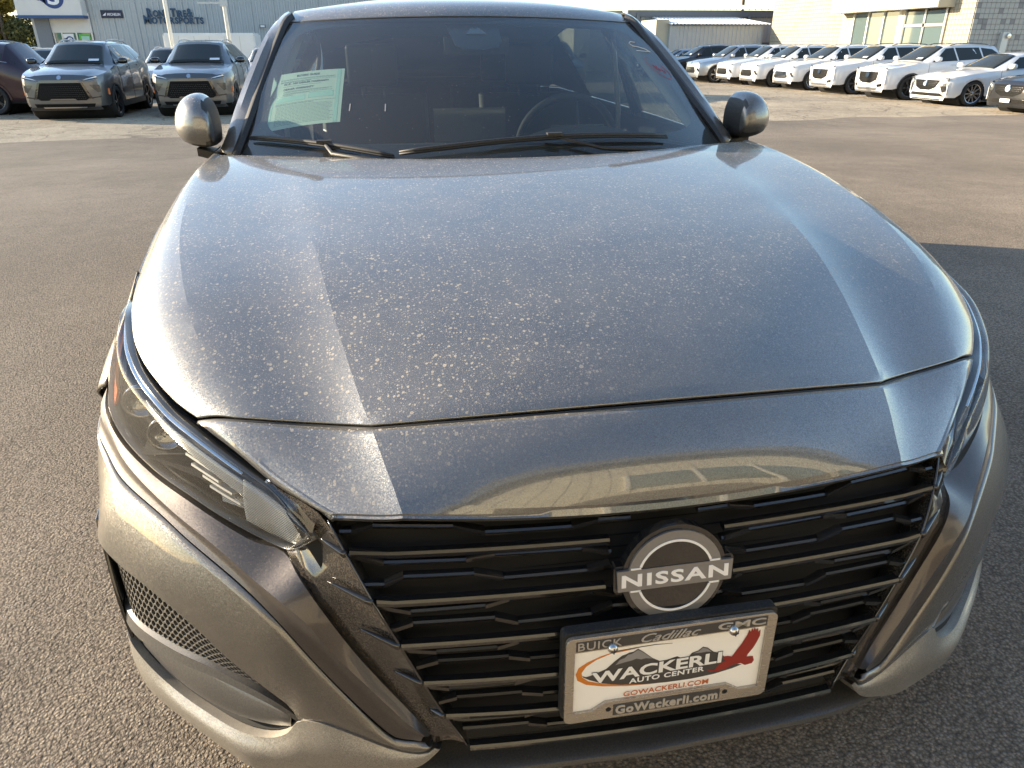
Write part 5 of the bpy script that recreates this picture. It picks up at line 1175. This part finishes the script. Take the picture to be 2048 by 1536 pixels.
def ct5(label, paintn, plate=0):
    o = vehicle(dict(name='saloon', label=label, cat='car', L=4.92, W=1.88, H=1.45, hood=.86, cowl=1.0, yc=1.55, yr=2.35, yb0=3.70, yb1=4.45, tail=1.08, wb=2.95, wr=.345, paint=paintn, sedan=True, mirror=paintn, wm=WSED, rim='rim_silver', chin=.15, sill=.20, ax=(.88, 3.83), chrome_line=1,
        wins=[[(1.85, .04), (2.75, .0), (2.72, .97), (2.42, .97), (2.12, .60)], [(2.82, 0), (3.60, .04), (3.62, .92), (2.78, .97)], [(3.66, .06), (4.05, .35), (3.80, .80), (3.68, .9)]], handles=(2.65, 3.5), gaps=(1.68, 2.78, 3.64),
        grille=dict(out=[(-.42, .50), (-.20, .42), (.20, .42), (.42, .50), (.54, .70), (-.54, .70)], mesh=(.30, .46), barmat='grille_glint'), badge=(.61, .085),
        front=[('lower_intake', [(-.74, .26), (.74, .26), (.60, .35), (-.60, .35)], 'slat_black', .016, False), ('splitter', [(-.60, .16), (.60, .16), (.62, .19), (-.62, .19)], 'gloss_black', .02, False),
               ('headlight', [(.56, .70), (.80, .77), (.79, .70), (.60, .56), (.54, .60)], 'lamp_housing', .016, True), ('headlight_cell', [(.62, .66), (.76, .71), (.76, .67), (.64, .62)], 'bulb_reflector', .02, True), ('side_intake', [(.56, .56), (.74, .64), (.78, .40), (.66, .36)], 'slat_black', .015, True), ('running_lamp', [(.79, .66), (.80, .60), (.80, .30), (.775, .32)], 'bulb_reflector', .017, True)]))
    if plate: flat('front_plate', [poly2d([(-.16, .27), (.16, .27), (.16, .36), (-.16, .36)])], lambda u, v_, d: (u, -.04-d, v_), .004, MT['sign_white'], o)
    return o
C1 = ct5('white low saloon with mesh grille, second from the right edge of the picture', 'paint_white'); C2 = ct5('black saloon nose with a mesh grille, cut off by the right edge of the picture', 'paint_black', 1)
# right row: noses at x about 15.9
place(C2, 16.05, 17.05, 90); place(C1, 16.05, 20.20, 90); place(X1, 15.95, 22.95, 90); place(X2, 16.0, 25.95, 90); place(V1, 15.9, 28.6, 90); place(V2, 15.6, 31.0, 90); place(V3, 15.5, 33.2, 90); place(V4, 14.9, 35.4, 90)
B1 = envision('black SUV beyond the grey compact one in the right row', 'paint_black'); place(B1, 14.6, 38.6, 90)
S1 = ct5('silver-blue saloon furthest away in the right row, by the near car pillar', 'paint_silver'); place(S1, 14.6, 42.2, 90)
# second row behind
P1 = envision('white SUV with black glass hidden behind the maroon and grey SUVs', 'paint_white'); place(P1, -11.6, 27.2, 0)
P2 = copy_tree(P1); P2['label'] = 'white SUV seen between the two grey SUVs, behind them'; place(P2, -7.6, 27.8, 0)
P3 = copy_tree(P1); P3['label'] = 'white SUV roof seen just left of the near car, behind the second grey SUV'; place(P3, -4.2, 28.8, 0)
for q in (P1, P2, P3): q['group'] = 'white SUVs behind the left row'
P4 = copy_tree(V2); P4['label'] = 'large pale SUV roof behind the white compact SUVs'; place(P4, 22.6, 33.5, 90, zg(33)+.12); P4['group'] = ''; del P4['group']
H1 = enclave('dark SUV hidden behind the near car that throws the long shadow', 'paint_black'); place(H1, 5.6, 24.0, 4)

# ================================================================== tyre shop building on the left
TS = thing('metal_shop_building', 'long grey corrugated metal shop building behind the left row of cars', 'building', (0, 46, zg(46)))
zb = 0
def corr(name, x0, x1, y, z0, z1, pitch, dep, m_, par, fx=None):
    V = []; Fc = []; x = x0; pts = []
    while x < x1-1e-6:
        for f, d in ((0, 0), (.55, 0), (.68, -dep), (.87, -dep)): 
            if x+f*pitch <= x1: pts.append((x+f*pitch, d))
        x += pitch
    pts.append((x1, 0))
    for px, d in pts:
        q0 = (px, y+d, z0); q1 = (px, y+d, z1)
        if fx: q0, q1 = fx(px, d, z0), fx(px, d, z1)
        V += [q0, q1]
    return MB().add(V, [(2*i, 2*i+1, 2*i+3, 2*i+2) for i in range(len(pts)-1)]).build(name, m_, par)
for i in range(16):
    a = -15.0+i*1.2; corr('wall_panel', a, a+1.19, 0, 0, 5.6, .30, .075, MT['metal_siding'], TS)
MB().box((-18.0, .06, 0), (4.3, 14, 5.6)).build('building_core', MT['metal_siding'], TS)
MB().box((-15.1, -.35, 5.6), (4.5, 14.2, 5.75)).build('roof_edge', MT['trim_white'], TS)
MB().box((-17.75, -.25, 0), (-17.05, .05, 3.35)).build('corner_pillar', MT['pillar_grey'], TS)
MB().box((-17.05, -.10, 2.33), (-15.05, .05, 3.30)).build('shopfront_panel', MT['fascia_white'], TS)
MB().box((-17.05, -.06, 0), (-15.05, .04, 2.33)).build('shopfront_window', MT['window_glass'], TS)
for x in (-17.02, -16.62, -15.9, -15.12): MB().box((x, -.12, 0), (x+.06, -.05, 2.33)).build('window_post', MT['trim_white'], TS)
def fw(u, v_, d): return (u, -.14-d, v_)
flat('window_poster', [poly2d([(-16.55, 1.6), (-16.02, 1.6), (-16.02, 2.28), (-16.55, 2.28)])], fw, .01, MT['sign_white'], TS, -.04)
def slogo(cx, cy, r, f, par, d):
    flat('logo_disc', [poly2d(circ(cx, cy, r, 32)), poly2d(circ(cx-r*1.28, cy+.10*r, r*.40, 20)), poly2d([(cx-r*1.2, cy-.28*r), (cx-.7*r, cy-.62*r), (cx-.7*r, cy+.62*r), (cx-r*1.2, cy+.46*r)])], f, .01, MT['logo_blue'], par, d)
    flat('logo_dot', [poly2d(circ(cx-r*1.28, cy+.10*r, r*.23, 16))], f, .01, MT['logo_green'], par, d+.008)
    vt, ft = fit_text('S', cx-.52*r, cx+.56*r, cy-.68*r, cy+.68*r, bold=.03); flat('logo_letter', [(vt, ft)], f, .01, MT['sign_white'], par, d+.008)
slogo(-16.24, 1.96, .20, fw, TS, -.02)
flat('window_poster', [poly2d([(-15.75, 2.02), (-15.2, 2.02), (-15.2, 2.25), (-15.75, 2.25)])], fw, .01, MT['poster_green'], TS, -.03)
flat('window_poster', [poly2d([(-15.65, 1.86), (-15.25, 1.86), (-15.25, 2.16), (-15.65, 2.16)])], fw, .012, MT['paper_edge'], TS, -.02)
# big sign box
SG = thing('shop_fascia_sign', 'large pale sign box with blue S logo and stripe on the metal shop', 'sign', (0, 45.4, zg(46)))
MB().box((-18.25, -.25, 3.14), (-15.10, .55, 6.0)).build('sign_box', MT['fascia_white'], SG)
MB().box((-18.27, -.29, 3.00), (-15.08, .56, 3.14)).build('stripe', MT['stripe_blue'], SG)
def fs(u, v_, d): return (u, -.25-d, v_)
slogo(-16.37, 3.98, .53, fs, SG, 0)
LT = thing('wall_lettering', 'dark blue shop name lettering on the grey corrugated wall', 'sign lettering', (0, 45.93, zg(46)))
def fl_(u, v_, d): return (u, -d, v_)
def words_(rows, x0, z0, hbig, hsm, m_, par, xe):
    # small capitals: big initials
    runs = []; x = 0
    for ch, big in rows:
        if ch == ' ': x += hsm*.35; continue
        V, Fc = text_polys(ch, 1.0, bold=.035); V = V-V.min(0); sc = (hbig if big else hsm)/max(V[:, 1].max(), .3 if ch == "'" else .05)
        if ch == "'": sc = hsm/.7; V[:, 1] += .45
        V = V*sc*np.array([1.35, 1.]); runs.append((V+np.array([x, 0]), Fc)); x += V[:, 0].max()+hsm*.10
    f = (xe-x0)/x
    flat('letters', [(V*np.array([f, 1])+np.array([x0, z0]), Fc) for V, Fc in runs], fl_, .05, MT[m_], par)
words_([('R', 1), ('O', 0), ('N', 0), ("'", 0), ('S', 0), (' ', 0), ('T', 1), ('I', 0), ('R', 0), ('E', 0), ('&', 1)], -12.10, 3.10, .42, .33, 'sign_blue', LT, -9.72)
words_([('M', 1)]+[(c, 0) for c in 'OTORSPORTS'], -12.32, 2.76, .42, .33, 'sign_blue', LT, -9.22)
MS = thing('wall_sign', 'small dark navy brand board on the grey corrugated wall left of the lettering', 'sign', (0, 45.9, zg(46)))
MB().box((-14.43, 0, 3.04), (-13.35, .06, 3.42)).build('board', MT['sign_navy'], MS)
flat('letters', [fit_text('MICHELIN', -14.12, -13.45, 3.15, 3.28, bold=.02, shear=.1), poly2d([(-14.35, 3.15), (-14.2, 3.15), (-14.16, 3.3), (-14.28, 3.22)])], fl_, .01, MT['sign_white'], MS)
WL = thing('wall_lamp', 'small white wall lamp box on the grey corrugated wall above the white trailer', 'lamp', (-6.15, 45.9, zg(46)+2.65))
MB().box((-.16, -.10, -.08), (.16, 0, .08)).build('lamp_case', MT['pillar_grey'], WL); MB().box((-.11, -.11, -.05), (.11, -.10, .05)).build('lens', MT['sign_white'], WL)
# trailer
TR = thing('enclosed_trailer', 'long white box trailer parked against the grey metal wall', 'trailer', (-8.0, 40.0, zg(40)))
bm = bmesh.new(); bmesh.ops.create_cube(bm, size=1, matrix=Matrix.Translation((0, 1.1, 1.36))@Matrix.Diagonal((4.25, 2.2, 1.75, 1))); bmesh.ops.bevel(bm, geom=bm.edges[:], offset=.07, segments=2, affect='EDGES')
link('box', from_bm('box', bm, False), MT['trailer_white'], TR)
MB().box((-2.1, .01, 2.10), (2.1, .03, 2.16)).build('trim_rail', MT['satin_silver'], TR); 
for x in (-.6, .6): put_wheel(TR, x, 0.25, .33, -1).rotation_euler = (0, 0, R(90))
for x in (-1.4, -.7, 0, .7, 1.4): MB().box((x, -.012, .5), (x+.02, -.002, 2.1)).build('panel_seam', MT['satin_silver'], TR)
# poles
def pole(x, y, h, label, lamp=True):
    o = thing('light_pole', label, 'light pole', (x, y, zg(y)), 0, 'white light poles before the metal shop'); MB().tube([(0, 0, 0), (0, 0, h)], [.085, .06], 10).build('mast', MT['trim_white'], o, True)
    MB().box((-.25, -.25, 0), (.25, .25, .55)).build('base', MT['trim_white'], o)
    if lamp: MB().box((-1.0, -.03, 3.18), (0, .03, 3.24)).build('arm', MT['pole_metal'], o); MB().box((-.14, -.12, 3.1), (.12, .10, 3.42)).build('bracket', MT['pole_metal'], o)
    MB().box((-.5, -.15, h), (.5, .15, h+.12)).build('lamp_head', MT['pole_metal'], o)
pole(-8.12, 33, 7.5, 'white light pole in front of the lettering, left of the two', False); pole(-5.92, 33, 7.5, 'white light pole with a bracket, right of the two before the metal shop', True)

# ================================================================== shed in the middle
SH = thing('metal_shed', 'blue-grey metal shed with a lean-to under a white roof, beyond the right row', 'shed', (0, 50, zg(50)))
for i in range(9): a = 16.4+i*1.3; corr('wall_panel', a, min(a+1.29, 27.4), 0, 0, 3.30, .33, .05, MT['metal_siding_blue'], SH)
MB().box((16.4, .06, 0), (27.4, 10, 3.6)).build('shed_core', MT['metal_siding_blue'], SH); MB().box((16.3, -.25, 3.30), (27.5, .0, 3.68)).build('eave_shade_strip', MT['pillar_grey'], SH)  # dark strip added as the shade under the eave
corr('roof_edge', 16.2, 27.6, 0, 0, 1, .45, .06, MT['roof_white'], SH, fx=lambda px, d, z: (px, -.38+z*6, 3.72-d+z*.5))
MB().box((14.2, 1.2, 0), (16.4, 9, 3.7)).build('side_bay', MT['cream_trim_sun'], SH)  # cream colour stands in for the sun on the shed's left end
LN = MB().box((18.05, -3.4, 0), (24.3, -.05, 2.72)).build('lean_to', MT['metal_siding_blue'], SH)
corr('lean_to_wall', 18.25, 24.25, -3.42, 0, 2.70, .27, .04, MT['metal_siding_blue'], LN)
MB().box((17.2, -3.2, 0), (18.05, -.05, 3.05)).build('lean_to_side', MT['cream_trim_sun'], LN)  # end face coloured cream for the sunlight falling on it
corr('lean_to_roof', 17.9, 24.6, 0, 0, 1, .24, .04, MT['roof_white'], LN, fx=lambda px, d, z: (px-.9*z*(px-17.9)/6.7, -3.75+3.4*z, 2.78-d*1.+.48*z))
MB().box((24.7, -.3, 0), (24.9, -.05, 3.4)).build('downpipe', MT['pillar_grey'], SH); MB().box((16.9, -.3, 0), (17.1, -.05, 3.5)).build('downpipe', MT['pillar_grey'], SH)
MB().box((24.6, -2.2, 0), (25.9, -1.2, 1.75)).build('air_unit', MT['pillar_grey'], SH)
UP = thing('utility_pole', 'thin wooden utility pole sticking up behind the metal shed', 'utility pole', (30.2, 62, zg(60))); MB().tube([(0, 0, 0), (0, 0, 9)], .13, 8).build('pole', MT['bark'], UP); MB().box((-1, -.05, 8), (1, .05, 8.15)).build('crossarm', MT['bark'], UP)
AN = thing('roof_antenna', 'small aerial on the ridge of the metal shed', 'antenna', (24.1, 53, zg(50)+4.1)); MB().tube([(0, 0, 0), (0, 0, .42)], .03, 6).build('mast', MT['pole_metal'], AN); MB().tube([(-.45, 0, .40), (.45, 0, .40)], .03, 6).build('boom', MT['pole_metal'], AN)
# white rail fence
FN = thing('rail_fence', 'low white rail fence in front of the shed behind the far cars', 'fence', (0, 44, zg(44)))
MB().box((17.0, 0, 1.25), (21.5, .05, 1.33)).build('rail', MT['trim_white'], FN)
for x in (17.0, 18.5, 20.0, 21.4): MB().box((x, 0, 0), (x+.08, .08, 1.6 if x == 20.0 else 1.3)).build('post', MT['trim_white'], FN)

# ================================================================== block building on the right
BK = thing('block_building', 'cream concrete-block showroom with a glass entrance, far right behind the white cars', 'building', (24.5, 29.05, -.42))
GY = 0
MB().box((.05, .05, 0), (14, 17, 6.6)).build('wall_core', MT['block_grout'], BK)
# far part of the sunlit face: blocks joined; near part and the shaded face: block by block
def blockwall(face, a0, a1, z0, z1, bw, bh, holes, mats_, part, jit=.004):
    rr_ = random.Random(11); mb = {}; tmpl = {}
    nrow = int((z1-z0)/bh); 
    for r_ in range(nrow):
        z_ = z0+r_*bh; a = a0
        while a < a1-.02:
            b = min(a+bw, a1); 
            if not any(h[0]-.01 < (a+b)/2 < h[1]+.01 and h[2]-.01 < z_+bh/2 < h[3]+.01 for h in holes):
                d = rr_.uniform(0, jit); g_ = .007
                box = ((-.03-d, a+g_, z_+g_), (.05, b-g_, z_+bh-g_)) if face == 'x' else ((a+g_, -.03-d, z_+g_), (b-g_, .05, z_+bh-g_))
                mt = mats_[1] if rr_.random() < .10 else mats_[0]
                if part:
                    key = (face, mt, round(b-a, 3))
                    if key not in tmpl:
                        s_ = (.08, (b-a)-2*g_, bh-2*g_) if face == 'x' else ((b-a)-2*g_, .08, bh-2*g_)
                        bm = bmesh.new(); bmesh.ops.create_cube(bm, size=1, matrix=Matrix.Diagonal((*s_, 1))); me_ = from_bm('block', bm); me_.materials.append(MT[mt]); tmpl[key] = me_
                    o = link('block', tmpl[key], None, BK); o.location = tuple((box[0][q]+box[1][q])/2 for q in range(3))
                else: mb.setdefault(mt, MB()).box(*box)
            a = b
    for mt, q in mb.items(): tag(q.build('block_courses', MT[mt], BK, fix=False), kind='stuff')
HOLE = (1.45, 9.35, 0, 3.75)
blockwall('x', 9.35, 16.9, 0, 6.6, .20, .20, [HOLE], ('block_cream', 'block_cream_dark'), False)
blockwall('x', 0.0, 9.35, 3.75, 6.6, .20, .20, [HOLE], ('block_cream', 'block_cream_dark'), False)
blockwall('x', 0.0, 1.45, 1.2, 3.75, .20, .20, [], ('block_cream', 'block_cream_dark'), True)
blockwall('x', 0.0, 1.45, 0, 1.2, .20, .20, [], ('block_cream', 'block_cream_dark'), False)
blockwall('y', 0.0, 4.4, 1.2, 3.4, .22, .20, [], ('block_shaded', 'block_shaded_dark'), True)
blockwall('y', 0.0, 4.4, 0, 1.2, .22, .20, [], ('block_shaded', 'block_shaded_dark'), False)
blockwall('y', 0.0, 4.4, 3.4, 6.6, .22, .20, [], ('block_shaded', 'block_shaded_dark'), False)
# canopy and shopfront
MB().box((-.85, 1.20, 3.09), (-.02, 9.3, 4.4)).build('canopy', MT['cream_trim_sun'], BK)
mb = MB()
for i in range(54): y = 1.22+i*.15; mb.box((-.865, y, 3.10), (-.85, y+.11, 4.39))
tag(mb.build('canopy_ribs', MT['cream_trim_sun'], BK), kind='stuff')
for y0, y1 in ((4.70, 5.75), (5.87, 6.98), (7.10, 8.20)): 
    p_ = MB().box((-.03, y0, .3), (.02, y1, 3.09)).build('window', MT['window_glass'], BK)
for y in (4.55, 5.78, 7.01, 8.22): MB().box((-.10, y, 0), (-.0, y+.10 if y != 4.55 else y+.14, 3.1)).build('window_post', MT['trim_white'], BK)
MB().box((-.06, 8.32, 0), (.0, 9.34, 3.1)).build('side_panel', MT['block_cream'], BK)
MB().box((-.10, 4.25, 0), (.0, 4.55, 3.1)).build('window_post', MT['cream_trim_sun'], BK)
for y0, y1 in ((1.62, 2.82), (2.98, 4.20)):
    d_ = MB().box((-.03, y0, .1), (.02, y1, 2.35)).build('glass_door', MT['window_glass'], BK); MB().box((-.03, y0, 2.5), (.02, y1, 3.0)).build('transom', MT['window_glass'], BK)
    MB().box((-.09, (y0+y1)/2-.02, .9), (-.04, (y0+y1)/2+.02, 1.5)).build('handle', MT['satin_silver'], d_)
for y in (1.50, 2.84, 4.20): MB().box((-.08, y, 0), (.0, y+.12, 3.09)).build('door_frame', MT['satin_silver'], BK)
MB().box((-.08, 1.62, 2.36), (0, 4.2, 2.49)).build('door_frame', MT['satin_silver'], BK)
ME = thing('electric_meter', 'grey electricity meter box on the shaded block wall', 'meter', (24.5, 29.05, -.42)); MB().box((1.42, -.22, .4), (1.72, -.03, 2.1)).build('cabinet', MT['pole_metal'], ME); MB().lathe([(.001, -.10), (.09, -.09), (.10, 0)], 14, 'y', (1.66, -.22, 1.95)).build('dial', MT['screw_metal'], ME)

# ================================================================== block wall behind the photographer (seen mirrored in the nose)
BW = thing('showroom_wall', 'sunlit cream block wall with windows behind the photographer, seen only in reflections', 'building', (0, -6.4, 0))
m = mat('block_wall_courses', (.5, .44, .33), .9); k = N(m); bt = k.n('ShaderNodeTexBrick'); bt.inputs['Scale'].default_value = 1.; bt.offset = 0; bt.inputs['Brick Width'].default_value = .41; bt.inputs['Row Height'].default_value = .205; bt.inputs['Mortar Size'].default_value = .014
bt.inputs['Color1'].default_value = (.78, .71, .55, 1); bt.inputs['Color2'].default_value = (.70, .63, .48, 1); bt.inputs['Mortar'].default_value = (.22, .19, .15, 1)
sp_ = k.n('ShaderNodeSeparateXYZ'); k.l(k.tc(), sp_.inputs[0]); cb = k.n('ShaderNodeCombineXYZ'); k.l(sp_.outputs[0], cb.inputs[0]); k.l(sp_.outputs[2], cb.inputs[1]); k.l(cb.outputs[0], bt.inputs[0]); k.l(bt.outputs[0], k.b.inputs['Base Color'])
MB().box((-13, -.5, 0), (13, 0, 5.0)).build('wall', MT['block_wall_courses'], BW); MB().box((-13.2, -.7, 5.0), (13.2, .9, 5.9)).build('parapet', MT['pillar_grey'], BW)  # dark grey of the parapet stands in for its shade
for x in (1.6, 3.2, 4.8, 6.4): MB().box((x, .003, .8), (x+1.45, .03, 2.9)).build('window', MT['window_glass'], BW)
for x in (1.5, 3.1, 4.7, 6.3, 7.9): MB().box((x, 0, .7), (x+.09, .06, 3.0)).build('window_post', MT['trim_white'], BW)

# ================================================================== trees, street sign
def tree(name, label, x, y, h, cr_, leafm, n_, seed, trunk=.16, group=None, blobs=9, lo=.25):
    t_ = thing(name, label, 'tree', (x, y, zg(y)), 0, group); r_ = random.Random(seed); mb = MB(); mb.tube([(0, 0, 0), (.1, .05, h*.3), (0, .1, h*.7)], [trunk, trunk*.7, trunk*.3], 8)
    B = []
    for i in range(blobs):
        a = r_.uniform(0, 6.28); rr2 = r_.uniform(.15, .75)*cr_; zz = h*r_.uniform(lo, .92); B.append((rr2*math.cos(a), rr2*math.sin(a), zz, cr_*r_.uniform(.32, .55)))
        mb.tube([(0, 0, min(zz*.6, h*.6)), (rr2*math.cos(a)*.8, rr2*math.sin(a)*.8, zz)], [trunk*.35, .02], 5)
    mb.build('trunk', MT['bark'], t_, True)
    q = np.random.default_rng(seed); bi = q.integers(0, len(B), n_); Bc = np.array(B)[bi]; d = q.normal(size=(n_, 3)); d /= np.linalg.norm(d, axis=1)[:, None]
    c = Bc[:, :3]+d*(Bc[:, 3]*q.uniform(.55, 1.05, n_))[:, None]*np.array([1, 1, .8]); s = q.uniform(.05, .13, n_)[:, None]*(cr_/2.2)**.4
    u = q.normal(size=(n_, 3)); u /= np.linalg.norm(u, axis=1)[:, None]; v_ = np.cross(u, q.normal(size=(n_, 3))); v_ /= np.linalg.norm(v_, axis=1)[:, None]
    V = np.stack([c-u*s, c+v_*s*.7, c+u*s, c-v_*s*.7], 1).reshape(-1, 3); me = bpy.data.meshes.new('crown'); me.from_pydata(V.tolist(), [], (np.arange(n_*4).reshape(-1, 4)).tolist()); me.update()
    link('crown', me, MT[leafm], t_); return t_
tree('leafy_tree', 'yellow-green tree left of the blue S sign, the lightest one', -22.0, 52, 7.8, 2.0, 'leaf_yellow', 9000, 1, lo=.35)
tree('bushy_tree', 'dense olive-green tree under the left end of the sign', -19.5, 52, 3.9, 2.1, 'leaf_green', 12000, 2, lo=.1, blobs=14)
tree('bushy_tree', 'round yellowish bushy tree at left, right above the green street sign', -22.8, 53, 3.9, 2.2, 'leaf_yellow', 9000, 12, lo=.1, blobs=12)
tree('evergreen_tree', 'dark evergreen tree at the top left corner of the picture', -26.3, 56, 8.5, 3.0, 'leaf_dark', 14000, 3, lo=.3, blobs=14)
tree('bushy_tree', 'dark leafy tree low on the far left edge', -26.0, 54, 3.8, 2.4, 'leaf_green', 8000, 14, lo=.1, blobs=10)
SS = thing('street_sign', 'green street sign above the maroon SUV at the left edge', 'sign', (-18.2, 40, zg(40))); MB().tube([(0, 0, 0), (0, 0, 2.4)], .04, 8).build('post', MT['pole_metal'], SS)
MB().box((-.75, -.03, 2.05), (.65, -.0, 2.42)).build('panel', MT['sign_green'], SS); flat('letters', [poly2d([(-.70, 2.08), (-.38, 2.08), (-.38, 2.39), (-.70, 2.39)]), poly2d([(-.1, 2.27), (.5, 2.27), (.5, 2.31), (-.1, 2.31)]), poly2d([(-.1, 2.17), (.35, 2.17), (.35, 2.21), (-.1, 2.21)])], lambda u, v_, d: (u, -.03-d, v_), .005, MT['sign_white'], SS)
FP = thing('flag_mast', 'thin bare metal mast rising through the trees at left', 'mast', (-21.2, 47, zg(46))); MB().tube([(0, 0, 0), (0, 0, 9)], [.09, .04], 8).build('mast', MT['pole_metal'], FP, True)
# a few overhead wires
for i, (a, b, lbl) in enumerate((((-30, 75, 8.6), (60, 75, 9.2), 'upper overhead power line crossing the sky above the shed'), ((-30, 76, 7.6), (60, 76, 8.4), 'lower overhead power line crossing the sky above the shed'))):
    P = [(a[0]+(b[0]-a[0])*t, a[1], a[2]+(b[2]-a[2])*t-.6*math.sin(math.pi*t)) for t in np.linspace(0, 1, 20)]
    tag(MB().tube(P, .02, 4).build('power_line', MT['rubber']), lbl, 'wire', 'overhead power lines')
